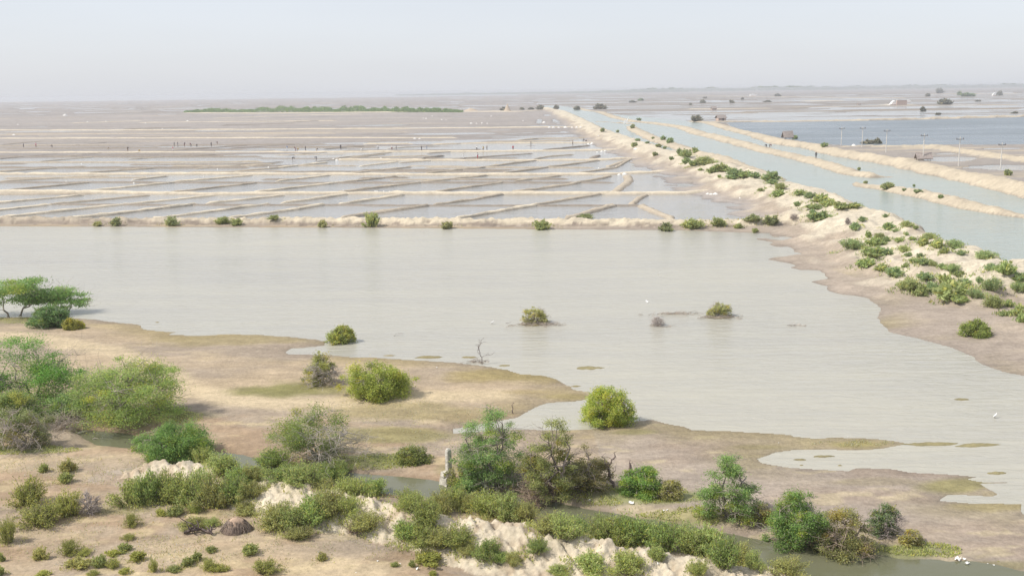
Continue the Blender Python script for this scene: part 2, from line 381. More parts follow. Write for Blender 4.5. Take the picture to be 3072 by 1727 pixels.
# ------------------------------------------------------------------ materials
def mat(name):
    mt = bpy.data.materials.new(name); mt.use_nodes = True
    return mt, mt.node_tree.nodes, mt.node_tree.links, mt.node_tree.nodes['Principled BSDF']

def soil_material():
    mt, n, l, b = mat('soil')
    at = n.new('ShaderNodeAttribute'); at.attribute_name = 'Col'
    geo = n.new('ShaderNodeNewGeometry')
    n1 = n.new('ShaderNodeTexNoise'); n1.inputs['Scale'].default_value = 5.0; n1.inputs['Detail'].default_value = 6; n1.inputs['Roughness'].default_value = .65
    l.new(geo.outputs['Position'], n1.inputs['Vector'])
    mr = n.new('ShaderNodeMapRange'); mr.inputs[1].default_value = .3; mr.inputs[2].default_value = .7; mr.inputs[3].default_value = .80; mr.inputs[4].default_value = 1.18
    l.new(n1.outputs['Fac'], mr.inputs[0])
    n2 = n.new('ShaderNodeTexNoise'); n2.inputs['Scale'].default_value = 1.1; n2.inputs['Detail'].default_value = 9; n2.inputs['Roughness'].default_value = .7
    mp = n.new('ShaderNodeMapping'); mp.inputs['Scale'].default_value = (.7, 1.4, 1); l.new(geo.outputs['Position'], mp.inputs['Vector']); l.new(mp.outputs[0], n2.inputs['Vector'])
    mr2 = n.new('ShaderNodeMapRange'); mr2.inputs[1].default_value = .32; mr2.inputs[2].default_value = .68; mr2.inputs[3].default_value = .82; mr2.inputs[4].default_value = 1.15
    l.new(n2.outputs['Fac'], mr2.inputs[0])
    mu = n.new('ShaderNodeMath'); mu.operation = 'MULTIPLY'; l.new(mr.outputs[0], mu.inputs[0]); l.new(mr2.outputs[0], mu.inputs[1])
    mx = n.new('ShaderNodeMix'); mx.data_type = 'RGBA'; mx.blend_type = 'MULTIPLY'; mx.inputs[0].default_value = 1
    l.new(at.outputs['Color'], mx.inputs[6]); l.new(mu.outputs[0], mx.inputs[7])
    l.new(mx.outputs[2], b.inputs['Base Color'])
    b.inputs['Roughness'].default_value = .92
    b.inputs['Specular IOR Level'].default_value = .2
    bp = n.new('ShaderNodeBump'); bp.inputs['Strength'].default_value = .55; bp.inputs['Distance'].default_value = .12
    l.new(n1.outputs['Fac'], bp.inputs['Height']); l.new(bp.outputs['Normal'], b.inputs['Normal'])
    return mt

def water_material(name, c1, c2, rough, wave, strength):
    mt, n, l, b = mat(name)
    geo = n.new('ShaderNodeNewGeometry')
    mp = n.new('ShaderNodeMapping'); mp.inputs['Scale'].default_value = (.28, 1.0, 1); mp.inputs['Rotation'].default_value = (0, 0, .08)
    l.new(geo.outputs['Position'], mp.inputs['Vector'])
    w1 = n.new('ShaderNodeTexNoise'); w1.inputs['Scale'].default_value = wave; w1.inputs['Detail'].default_value = 4; w1.inputs['Roughness'].default_value = .6; w1.inputs['Distortion'].default_value = .6
    l.new(mp.outputs[0], w1.inputs['Vector'])
    mp2 = n.new('ShaderNodeMapping'); mp2.inputs['Scale'].default_value = (.035, .22, 1)
    l.new(geo.outputs['Position'], mp2.inputs['Vector'])
    w2 = n.new('ShaderNodeTexNoise'); w2.inputs['Scale'].default_value = 1.6; w2.inputs['Detail'].default_value = 8; w2.inputs['Roughness'].default_value = .62
    l.new(mp2.outputs[0], w2.inputs['Vector'])
    rp = n.new('ShaderNodeValToRGB'); rp.color_ramp.elements[0].position = .35; rp.color_ramp.elements[1].position = .65
    rp.color_ramp.elements[0].color = (*c1, 1); rp.color_ramp.elements[1].color = (*c2, 1)
    mp3 = n.new('ShaderNodeMapping'); mp3.inputs['Scale'].default_value = (.012, .03, 1)
    l.new(geo.outputs['Position'], mp3.inputs['Vector'])
    w3 = n.new('ShaderNodeTexNoise'); w3.inputs['Scale'].default_value = 1.0; w3.inputs['Detail'].default_value = 3
    l.new(mp3.outputs[0], w3.inputs['Vector'])
    av = n.new('ShaderNodeMath'); av.operation = 'MULTIPLY_ADD'; av.inputs[1].default_value = .55
    l.new(w2.outputs['Fac'], av.inputs[0])
    hf = n.new('ShaderNodeMath'); hf.operation = 'MULTIPLY'; hf.inputs[1].default_value = .45; l.new(w3.outputs['Fac'], hf.inputs[0]); l.new(hf.outputs[0], av.inputs[2])
    l.new(av.outputs[0], rp.inputs[0]); l.new(rp.outputs[0], b.inputs['Base Color'])
    rr_ = n.new('ShaderNodeMapRange'); rr_.inputs[1].default_value = .35; rr_.inputs[2].default_value = .65; rr_.inputs[3].default_value = rough * .6; rr_.inputs[4].default_value = rough * 1.5
    l.new(w3.outputs['Fac'], rr_.inputs[0]); l.new(rr_.outputs[0], b.inputs['Roughness'])
    b.inputs['Roughness'].default_value = rough
    b.inputs['IOR'].default_value = 1.333
    bp = n.new('ShaderNodeBump'); bp.inputs['Strength'].default_value = strength; bp.inputs['Distance'].default_value = .22
    l.new(w1.outputs['Fac'], bp.inputs['Height']); l.new(bp.outputs['Normal'], b.inputs['Normal'])
    return mt

def leaf_material():
    mt, n, l, b = mat('leaf')
    at = n.new('ShaderNodeAttribute'); at.attribute_name = 'Col'
    oi = n.new('ShaderNodeObjectInfo')
    mr = n.new('ShaderNodeMapRange'); mr.inputs[3].default_value = .85; mr.inputs[4].default_value = 1.15
    l.new(oi.outputs['Random'], mr.inputs[0])
    hs = n.new('ShaderNodeHueSaturation'); l.new(at.outputs['Color'], hs.inputs['Color']); l.new(mr.outputs[0], hs.inputs['Value'])
    l.new(hs.outputs[0], b.inputs['Base Color'])
    b.inputs['Roughness'].default_value = .7; b.inputs['Specular IOR Level'].default_value = .25
    tr = n.new('ShaderNodeBsdfTranslucent'); l.new(hs.outputs[0], tr.inputs['Color'])
    ms = n.new('ShaderNodeMixShader'); ms.inputs[0].default_value = .5
    l.new(b.outputs[0], ms.inputs[1]); l.new(tr.outputs[0], ms.inputs[2])
    l.new(ms.outputs[0], n['Material Output'].inputs['Surface'])
    return mt

def plain(name, col, rough=.85, noise=0.0, scale=6.0, attr=False):
    mt, n, l, b = mat(name)
    b.inputs['Roughness'].default_value = rough; b.inputs['Specular IOR Level'].default_value = .3
    tc = n.new('ShaderNodeTexCoord')
    t = n.new('ShaderNodeTexNoise'); t.inputs['Scale'].default_value = scale; t.inputs['Detail'].default_value = 5
    l.new(tc.outputs['Object'], t.inputs['Vector'])
    mr = n.new('ShaderNodeMapRange'); mr.inputs[1].default_value = .3; mr.inputs[2].default_value = .7; mr.inputs[3].default_value = 1 - noise; mr.inputs[4].default_value = 1 + noise
    l.new(t.outputs['Fac'], mr.inputs[0])
    mx = n.new('ShaderNodeMix'); mx.data_type = 'RGBA'; mx.blend_type = 'MULTIPLY'; mx.inputs[0].default_value = 1
    if attr:
        at = n.new('ShaderNodeAttribute'); at.attribute_name = 'Col'; l.new(at.outputs['Color'], mx.inputs[6])
    else:
        mx.inputs[6].default_value = (*col, 1)
    l.new(mr.outputs[0], mx.inputs[7]); l.new(mx.outputs[2], b.inputs['Base Color'])
    bp = n.new('ShaderNodeBump'); bp.inputs['Strength'].default_value = .4; bp.inputs['Distance'].default_value = .03
    l.new(t.outputs['Fac'], bp.inputs['Height']); l.new(bp.outputs['Normal'], b.inputs['Normal'])
    return mt

SOIL = soil_material()
LEAF = leaf_material()
BARK = plain('bark', (.3, .26, .22), .9, .25, 9, True)
POND_MAT = water_material('pond_water', (.365, .355, .315), (.435, .418, .345), .22, 1.9, .6)
CANAL_MAT = water_material('canal_water', (.29, .34, .30), (.34, .38, .345), .16, 1.4, .8)
PAN_MAT = water_material('pan_water', (.30, .295, .275), (.35, .345, .325), .10, 1.0, .6)
FARPOND_MAT = water_material('sky_tinted_water', (.13, .165, .19), (.20, .23, .25), .3, 1.2, 1.3)  # dark blue of the reflected sky is put into the base colour
CREEK_MAT = water_material('creek_water', (.13, .135, .08), (.16, .16, .105), .06, 2.0, .10)
SALT = plain('salt', (.72, .71, .68), .8, .08, 4)

# ------------------------------------------------------------------ ground sheet
qs = np.concatenate([np.arange(1900, 700, -3.0), np.arange(700, 150, -2.0), np.arange(150, 30, -1.2), np.arange(30, 4.2, -.9)])
ang = PITCH + np.arctan((qs - (SH / 2 - (SH / 2 - FPX * math.tan(PITCH))) ) / FPX)
ang = np.arctan(qs / FPX * 1.0)          # refined just below
yc = (SH / 2 - FPX * math.tan(PITCH)) + qs
ang = PITCH + np.arctan((yc - SH / 2) / FPX)
Dr = CAM_H / np.tan(ang)
Dr = np.concatenate([[-40, 2, 12, 20], Dr, [16000]])
ui = np.arange(-.52, .5201, 5.0 / FPX)
uo = np.linspace(.54, 1.15, 26)
U = np.concatenate([-uo[::-1], ui, uo])
DD, UU = np.meshgrid(Dr, U, indexing='ij')
GX = UU * np.maximum(DD, 30.0); GY = DD.copy()
GH, GC = terrain(GX, GY)
nr, nc = GX.shape
idx = np.arange(nr * nc).reshape(nr, nc)
Q = np.stack([idx[:-1, :-1], idx[:-1, 1:], idx[1:, 1:], idx[1:, :-1]], -1).reshape(-1, 4)
ground = link('ground', new_mesh('ground', np.stack([GX, GY, GH], -1).reshape(-1, 3), Q, GC.reshape(-1, 3), True, [SOIL]))
tag(ground, kind='structure')

def gz(x, y):
    """ground height under a plan point"""
    x = np.atleast_1d(np.asarray(x, float)); y = np.atleast_1d(np.asarray(y, float))
    i = np.clip(np.searchsorted(Dr, y) - 1, 0, nr - 2)
    a = np.clip((y - Dr[i]) / (Dr[i + 1] - Dr[i]), 0, 1)
    u = x / np.maximum(y, 30.0)
    j = np.clip(np.searchsorted(U, u) - 1, 0, nc - 2)
    b = np.clip((u - U[j]) / (U[j + 1] - U[j]), 0, 1)
    return (GH[i, j] * (1 - b) + GH[i, j + 1] * b) * (1 - a) + (GH[i + 1, j] * (1 - b) + GH[i + 1, j + 1] * b) * a

def place(px, py, floor=0.0):
    """first point of ground (or water) met by the sight line of a photograph point"""
    d = _r * ((px - SW / 2) / FPX) + _u * (-(py - SH / 2) / FPX) + _f
    t1 = (CAM_H + .3) / max(1e-5, -d.z)
    t0 = (CAM_H - 3.2) / max(1e-5, -d.z)
    t = np.linspace(t0, t1, 900)
    x = d.x * t; y = d.y * t; z = CAM_H + d.z * t
    g = np.maximum(gz(x, y), floor)
    k = np.argmax(z <= g) if (z <= g).any() else len(t) - 1
    return Vector((float(x[k]), float(y[k]), float(g[k])))

def sheet(name, pts, mt, z=0.0):
    tris = tessellate_polygon([[Vector((p[0], p[1], 0)) for p in pts]])
    o = link(name, new_mesh(name, [(p[0], p[1], z) for p in pts], np.array(tris), None, False, [mt]))
    return tag(o, kind='structure')

xl = -330
fb_line = [(-330, _fby[0])] + [(p[0], p[1]) for p in _fb if p[0] > -329]
# water lies level; each body ends under the banks that hold it
dk_near = [(x, y) for y, x in _dk if y < fb_line[-1][1] - 2]
dk_far = [(x, y) for y, x in _dk if y > fb_line[-1][1] + 2]
junction = (np.interp(fb_line[-1][1], _dky, _dkx), fb_line[-1][1])
NEARCUT = P(1536, 2600).y
sheet('pond_water', [(-330, 5), (52, 5)] + [p for p in dk_near if p[1] > 6] + [junction] + fb_line[::-1], POND_MAT)
sheet('pan_water', fb_line + [junction] + dk_far + [(39, 1300), (-1500, 1300), (-1500, 420), (-330, _fby[0] + 60)], PAN_MAT)
tb_line = [(x, y) for y, x in _tb if y <= 1250]
sheet('canal_water', [(52, -40)] + [(x, y) for y, x in _dk if y > -39] + [(39, 1250), (57.9, 1250)] + [(x, y) for x, y in tb_line[::-1]] + [(86, -40)], CANAL_MAT)
sheet('far_pond_water', FARPOND, FARPOND_MAT, .006)
sheet('flats_water', [(86.2, -40)] + [(x + .2, y) for x, y in tb_line] + [(58, 1300), (58, 9000), (9000, 9000), (900, -40)], PAN_MAT, -.002)
sheet('sea_water', [(-1500, 1300.5), (57.5, 1300.5), (57.5, 16000), (-16000, 16000), (-16000, 1300.5)], PAN_MAT, -.004)
# creek: a ribbon of murky water a finger above the pond level
cv = []; cq = []
for i, (x, y, w) in enumerate(CREEK):
    a = CREEK[max(0, i - 1)]; b = CREEK[min(len(CREEK) - 1, i + 1)]
    t = Vector((b[0] - a[0], b[1] - a[1], 0)).normalized(); nrm = Vector((-t.y, t.x, 0)); ww = w * 1.55
    cv += [(x + nrm.x * ww, y + nrm.y * ww, .008), (x - nrm.x * ww, y - nrm.y * ww, .008)]
    if i: cq.append((2 * i - 2, 2 * i - 1, 2 * i + 1, 2 * i))
tag(link('creek_water', new_mesh('creek_water', cv, cq, None, False, [CREEK_MAT])), kind='structure')

# ------------------------------------------------------------------ mud bunds of the salt pans
def bund(pts_px, w, hgt, tone, seed):
    pts = [P(x, y) for x, y in pts_px]
    line = []
    for a, b in zip(pts[:-1], pts[1:]):
        L = (b - a).length; k = max(2, int(L / max(1.2, a.y * .009)))
        for i in range(k): line.append(a.lerp(b, i / k))
    line.append(pts[-1])
    L = np.array([(p.x, p.y) for p in line])
    T = np.gradient(L, axis=0); T /= np.linalg.norm(T, axis=1)[:, None] + 1e-9
    N = np.stack([-T[:, 1], T[:, 0]], 1)
    wob = fbm(L[:, 0] / 7, L[:, 1] / 7, seed, 3)
    L = L + N * (wob * .18 * w)[:, None]
    V = []; C = []
    prof = [(-1.0, -.12), (-.62, .62), (-.25, 1.0), (.25, 1.0), (.62, .62), (1.0, -.12)]
    rg = np.random.RandomState(seed)
    for j, (s, z) in enumerate(prof):
        nz = fbm(L[:, 0] / 1.6 + j * 3.1, L[:, 1] / 1.6, seed + 3, 3)
        ws = w * s * (1 + .25 * nz)
        top = max(z, 0)
        arc = np.concatenate([[0], np.cumsum(np.linalg.norm(np.diff(L, axis=0), axis=1))])
        tp = np.clip(np.minimum(arc, arc[-1] - arc) / (1.6 * w), 0, 1) ** .6
        zz = (hgt * z * (1 + .45 * nz) + .15) * tp - .15 - (.12 if z < 0 else 0)
        ws = ws * (.3 + .7 * tp)
        V.append(np.stack([L[:, 0] + N[:, 0] * ws, L[:, 1] + N[:, 1] * ws, zz], 1))
        dry = np.array(tone); wetc = np.array((.29, .25, .205))
        k = np.clip(top * 1.15 + .25 * nz, 0, 1)[:, None]
        C.append((wetc * (1 - k) + dry * k))
    V = np.stack(V, 1); C = np.stack(C, 1); n = len(L); m = len(prof)
    ii = np.arange(n * m).reshape(n, m)
    q = np.stack([ii[:-1, :-1], ii[1:, :-1], ii[1:, 1:], ii[:-1, 1:]], -1).reshape(-1, 4)
    o = link('earth_bund', new_mesh('earth_bund', V.reshape(-1, 3), q, C.reshape(-1, 3), True, [SOIL]))
    return tag(o, kind='structure')

PALE = (.62, .55, .43); TAN = (.45, .39, .305); DARK = (.27, .235, .20)
BUNDS = [
    ([(-500, 574), (0, 576), (255, 578), (636, 584), (1024, 581), (1501, 583), (2048, 582), (2140, 577), (2250, 569)], 1.5, .42, PALE),
    ([(-400, 582), (0, 584), (300, 582)], 1.0, .3, TAN),
    ([(-400, 522), (0, 523), (255, 524), (597, 523), (1024, 524), (1422, 526), (1820, 524), (1950, 519), (2060, 513)], 1.4, .40, PALE),
    ([(-300, 547), (0, 548), (398, 548), (955, 550), (1300, 549), (1859, 549)], .8, .25, DARK),
    ([(-300, 504), (0, 504), (398, 505), (756, 504)], 1.0, .35, DARK),
    ([(-300, 471), (0, 471), (398, 472), (796, 471)], 1.0, .35, DARK),
    ([(-300, 459), (0, 459), (716, 458), (1024, 457), (1422, 455), (1700, 453), (1939, 449)], 1.5, .36, PALE),
    ([(1000, 480), (1302, 482), (1621, 482), (1800, 481), (1959, 474)], 1.4, .38, PALE),
    ([(-300, 418), (0, 417), (400, 416), (1024, 415), (1382, 415)], 1.8, .40, PALE),
    ([(-300, 393), (0, 392), (500, 391), (1024, 388), (1541, 384), (1770, 382)], 2.0, .45, PALE),
    ([(200, 371), (440, 363)], 1.6, .4, PALE), ([(398, 369), (700, 366), (1024, 363)], 1.6, .35, PALE),
    ([(630, 356), (900, 347), (1100, 343)], 2.0, .4, PALE), ([(540, 340), (800, 341), (1024, 339), (1380, 336), (1560, 336), (1640, 330)], 3.0, .7, PALE),
    ([(-200, 356), (100, 355), (330, 353)], 1.6, .3, DARK), ([(220, 343), (520, 336)], 2.5, .5, DARK), ([(380, 388), (560, 383)], 1.6, .4, DARK), ([(650, 378), (900, 370)], 1.6, .4, DARK), ([(870, 367), (1024, 361)], 1.6, .4, DARK),
    ([(-300, 406), (200, 404), (700, 401), (1024, 402)], 1.4, .3, TAN), ([(-300, 440), (0, 440), (400, 438)], 1.2, .3, DARK), ([(460, 438), (700, 436), (900, 433)], 1.2, .3, DARK),
    ([(1080, 433), (1250, 432)], 1.4, .35, PALE), ([(1280, 433), (1500, 430), (1760, 429), (1900, 428)], 1.1, .3, PALE), ([(-300, 489), (0, 488), (500, 488), (800, 486)], 1.0, .28, TAN),
    ([(159, 614), (500, 616), (1024, 616), (1279, 618), (1939, 618)], .7, .2, DARK),
    ([(1262, 503), (1500, 503), (1800, 504)], .8, .22, TAN),
    # slanting cross bunds, nearest row
    ([R1(-300, 1062), R1(0, 1030), R1(590, 975)], .7, .28, PALE), ([R1(-300, 1110), R1(0, 1085), R1(370, 1045)], .7, .28, PALE), ([R1(400, 1040), R1(1080, 978)], .7, .26, TAN),
    ([R1(-200, 1165), R1(0, 1142), R1(900, 1045)], .8, .30, PALE), ([R1(910, 1045), R1(1030, 1035), R1(1590, 977)], .75, .30, PALE), ([R1(520, 1152), R1(900, 1110), R1(1450, 1045)], .9, .36, PALE),
    ([R1(1590, 1032), R1(2110, 977)], .7, .28, PALE), ([R1(1200, 1147), R1(1970, 1047)], .7, .30, PALE), ([R1(2110, 1032), R1(2300, 1012), R1(2574, 972), R2(60, 962)], .9, .32, PALE), ([R1(1730, 1147), R1(2200, 1085), R1(2450, 1045)], .8, .32, PALE),
    ([R2(0, 1040), R2(440, 973)], .85, .32, PALE), ([R2(0, 1148), R2(270, 1108), R2(640, 1053)], .9, .36, TAN), ([R2(700, 1046), R2(1000, 1005), R2(1220, 966)], .7, .30, TAN), ([R2(900, 1145), R2(1440, 1053)], .8, .36, PALE),
    ([R2(1460, 1047), R2(1920, 970)], .75, .32, TAN), ([R2(1720, 1143), R2(2040, 1055)], 1.0, .36, TAN), ([R2(2185, 1048), R2(2255, 990), R2(2310, 970)], 1.0, .32, TAN), ([R2(2275, 1058), R2(2470, 1142)], 1.2, .36, TAN),
    # second row
    ([R1(0, 940), R1(640, 880)], .7, .26, TAN), ([R1(560, 952), R1(1290, 878)], .8, .30, PALE), ([R1(1300, 950), R1(1900, 883)], .7, .28, TAN), ([R1(1950, 947), R1(2574, 875)], .8, .30, PALE),
    ([R2(0, 948), R2(560, 881)], .8, .32, TAN), ([R2(730, 945), R2(1190, 880)], .8, .32, TAN), ([R2(1310, 950), R2(1720, 892), R2(1960, 845), R2(2040, 826)], .9, .34, TAN), ([R2(2060, 950), R2(2110, 905), R2(2175, 868), R2(2160, 828)], 1.5, .34, TAN),
    # third row
    ([R1(0, 868), R1(500, 838), R1(830, 828)], .7, .26, TAN), ([R1(1000, 858), R1(1260, 828)], .7, .28, PALE), ([R1(1330, 870), R1(1870, 826)], .7, .28, PALE), ([R1(2100, 865), R1(2470, 825)], .7, .28, PALE),
    ([R2(0, 876), R2(400, 833)], .7, .30, TAN), ([R2(590, 877), R2(1070, 827)], .75, .30, TAN), ([R2(1310, 867), R2(1640, 827)], .75, .30, TAN),
    # fourth row and farther
    ([R1(500, 812), R1(1130, 770)], .7, .25, TAN), ([R1(1600, 806), R1(2100, 766)], .7, .25, TAN), ([R1(2100, 765), R1(2450, 727)], .8, .3, PALE), ([R1(1500, 770), R1(2050, 735)], .8, .25, TAN), ([R1(-100, 800), R1(600, 755)], .7, .25, TAN),
    ([R2(80, 806), R2(500, 762)], .7, .28, TAN), ([R2(650, 808), R2(1050, 765), R2(1440, 714)], .8, .34, TAN), ([R2(1230, 806), R2(1540, 765), R2(1920, 714)], .8, .34, TAN), ([R2(1800, 804), R2(2070, 765), R2(2160, 712)], .8, .3, TAN), ([R2(2020, 752), R2(2180, 700)], 1.2, .3, TAN),
    ([R2(1440, 705), R2(1560, 680), R2(1750, 665)], .8, .3, TAN), ([R2(1880, 697), R2(1940, 675)], 1.4, .4, DARK), ([R2(610, 697), R2(770, 675)], 1.0, .4, DARK), ([R2(1530, 632), R2(1850, 600)], 1.0, .35, DARK), ([R2(1300, 560), R2(1480, 545), R2(1900, 538)], 1.2, .3, TAN), ([R2(700, 590), R2(1200, 570), R2(1780, 558)], 1.2, .3, TAN),
    ([R1(-100, 600), R1(500, 592), R1(1000, 588)], 1.2, .25, TAN), ([R1(0, 625), R1(900, 618)], 1.0, .25, DARK), ([R1(1150, 598), R1(1800, 594), R1(2500, 585)], 1.0, .25, DARK), ([R1(2050, 606), R1(2574, 604), R2(300, 600)], 1.0, .25, DARK), ([R2(150, 690), R2(700, 672)], 1.0, .25, TAN), ([R2(150, 752), R2(420, 720)], 1.0, .25, PALE),
    ([R1(0, 512), R1(1000, 506), R1(2574, 498)], 1.3, .25, TAN), ([R1(900, 472), R1(1500, 458)], 1.2, .3, DARK),
    # far flats beyond the big bank
    ([R3(0, 322), R3(300, 322), R3(700, 316)], 3.0, .5, PALE), ([R3(700, 310), R3(1400, 300), R3(2574, 288)], 3.0, .4, TAN), ([R3(850, 262), R3(1250, 258)], 5.0, .6, PALE), ([R3(400, 345), R3(1200, 335), R3(2574, 318)], 3.0, .6, DARK), ([R3(100, 352), R3(600, 350)], 3.0, .5, DARK),
    ([R3(1450, 288), R3(1800, 288)], 3.0, .5, PALE), ([R3(1800, 210), R3(2574, 203)], 8.0, 1.0, TAN), ([R3(100, 222), R3(900, 232), R3(1700, 240)], 6.0, .8, TAN),
]
def stretched(pp):
    (ax, ay), (bx, by) = pp[0], pp[1]; (cx, cy), (dx, dy) = pp[-1], pp[-2]
    return [(ax - (bx - ax) * .12, ay - (by - ay) * .12)] + list(pp[1:-1]) + [(cx + (cx - dx) * .12, cy + (cy - dy) * .12)]
# thin old bunds, half washed away, on the drier pans
rr = random.Random(5)
for y in (398, 409, 413, 423, 427, 437, 445, 452, 465, 476, 494, 499, 511, 516, 535, 540):
    for k in range(3):
        x0 = rr.uniform(-100, 1300); L = rr.uniform(150, 600)
        BUNDS.append(([(x0, y + rr.uniform(-1, 1)), (x0 + L * .5, y + rr.uniform(-2, .5)), (min(x0 + L, 1720), y + rr.uniform(-3, 0))], rr.uniform(.5, .8), rr.uniform(.12, .24), rr.choice((TAN, DARK, DARK))))
for k in range(26):
    x0 = rr.uniform(-50, 1500); y = rr.uniform(420, 500); L = rr.uniform(90, 220)
    BUNDS.append(([(x0, y), (x0 + L, y - L * rr.uniform(.06, .1))], .55, .18, rr.choice((TAN, DARK))))
for i, (pp, w, hh, tone) in enumerate(BUNDS):
    slant = abs(pp[0][1] - pp[-1][1]) > .04 * abs(pp[0][0] - pp[-1][0])
    bund(stretched(pp) if slant else pp, w * .72, hh, tone, 200 + i * 7)

# ------------------------------------------------------------------ plants
def leaf_quads(c, d, l, w, rg):
    """one small blade per centre c, along d, its face turned mostly up and outward"""
    n = len(c)
    d = d / (np.linalg.norm(d, axis=1)[:, None] + 1e-9)
    r = rg.normal(size=(n, 3)) * .55 + np.array([0, 0, .55])
    ctr = c.mean(0); o = (c - ctr) * np.array([1, 1, .3]); r = r + .5 * o / (np.linalg.norm(o, axis=1)[:, None] + 1e-9)
    s = np.cross(d, r); s /= np.linalg.norm(s, axis=1)[:, None] + 1e-9
    l = np.broadcast_to(l, (n,))[:, None]; w = np.broadcast_to(w, (n,))[:, None]
    V = np.stack([c - d * l / 2, c + s * w / 2, c + d * l / 2, c - s * w / 2], 1).reshape(-1, 3)
    return V, np.arange(n * 4).reshape(n, 4)

LEAFK = np.array((1.95, 1.95, 1.75))
def leaf_cols(n, base, rg, yellow=.15, spread=.28):
    b = LEAFK * np.array(base)[None, :] * (1 + spread * rg.normal(size=(n, 1))).clip(.4, 1.9)
    k = rg.rand(n, 1) < yellow
    b = np.where(k, b * np.array([1.5, 1.22, .8]), b)
    return np.repeat(np.clip(b, .01, .6), 4, 0)

class Tubes:
    def __init__(s): s.V = []; s.Q = []; s.C = []; s.n = 0
    def seg(s, a, b, r0, r1, col):
        a = np.asarray(a, float); b = np.asarray(b, float); d = b - a; L = np.linalg.norm(d)
        if L < 1e-5: return
        d /= L; r = np.cross(d, (0.3, .5, .8)); r /= np.linalg.norm(r) + 1e-9; q = np.cross(d, r)
        for k in range(3):
            an = 2.0944 * k; o = r * math.cos(an) + q * math.sin(an)
            s.V.append(a + o * r0); s.V.append(b + o * r1)
        for k in range(3):
            i = s.n + 2 * k; j = s.n + 2 * ((k + 1) % 3)
            s.Q.append((i, j, j + 1, i + 1))
        s.C += [col] * 6; s.n += 6
    def path(s, pts, r0, r1, col):
        m = len(pts) - 1
        for i in range(m): s.seg(pts[i], pts[i + 1], r0 + (r1 - r0) * i / m, r0 + (r1 - r0) * (i + 1) / m, col)
    def mesh(s, name): return new_mesh(name, s.V, s.Q, np.array(s.C), False, [BARK])

def bend(a, b, rg, k=4, amp=.12, sag=0.0):
    a = np.asarray(a, float); b = np.asarray(b, float); L = np.linalg.norm(b - a); out = [a]
    for i in range(1, k):
        t = i / k
        out.append(a + (b - a) * t + rg.normal(size=3) * amp * L * .5 + np.array([0, 0, sag * L * math.sin(math.pi * t)]))
    out.append(b); return out

TWIG = (.34, .30, .26); TWIG_D = (.27, .225, .18); TWIG_P = (.50, .44, .37)

def saltbush_mesh(w, h, D, leaf, rg, dens=1.0, twig=TWIG_D, lean=(0, 0)):
    """many upright leafy shoots from one rootstock: foliage and shoots"""
    T = Tubes(); C = []; Dv = []
    ns = int(np.clip(36 * dens * (w / max(h, .2)) ** .7, 16, 80))
    ls = max(.04, D * .00105)
    lobes = [(rg.uniform(-.30, .30) * w, rg.uniform(-.28, .28) * w, rg.uniform(.5, 1.0)) for _ in range(5)] + [(0, 0, .9)]
    for i in range(ns):
        lx, ly, lh = lobes[i % len(lobes)]
        a = rg.rand() * 6.283; rr = math.sqrt(rg.rand())
        bx, by = lx * .5 + .1 * w * rr * math.cos(a), ly * .5 + .1 * w * rr * math.sin(a)
        tx, ty = lx + .30 * w * rr * math.cos(a), ly + .30 * w * rr * math.sin(a)
        e = math.hypot(tx, ty) / (w * .56)
        tz = h * lh * ((math.sqrt(max(.06, 1 - min(e, 1) ** 2)) * .62 + .16) + .34 * rg.rand() ** 1.5)
        p = bend((bx, by, -.03), (tx + lean[0] * tz, ty + lean[1] * tz, tz), rg, 3, .09)
        T.path(p, .012 + .006 * h, .005, tuple(np.array(twig) * rg.uniform(.7, 1.3)))
        P_ = np.array(p); k = int(np.clip(dens * 46 * (h * w) / (ls * 380 * .05 * max(1, ns / 36)), 10, 90))
        t = rg.rand(k) ** .62 * (len(p) - 1.001); j = t.astype(int); f = (t - j)[:, None]
        c = P_[j] * (1 - f) + P_[j + 1] * f + rg.normal(size=(k, 3)) * np.array([.055 * w ** .5, .055 * w ** .5, .05])
        c[:, 2] = np.maximum(c[:, 2], .02)
        C.append(c); Dv.append((P_[-1] - P_[0])[None, :] / (h + .01) + rg.normal(size=(k, 3)) * .6)
    c = np.concatenate(C); d = np.concatenate(Dv)
    V, Q = leaf_quads(c, d, ls * 2.1 * rg.uniform(.6, 1.5, len(c)), ls * .72, rg)
    return new_mesh('foliage', V, Q, leaf_cols(len(c), leaf, rg), False, [LEAF]), T.mesh('branches')

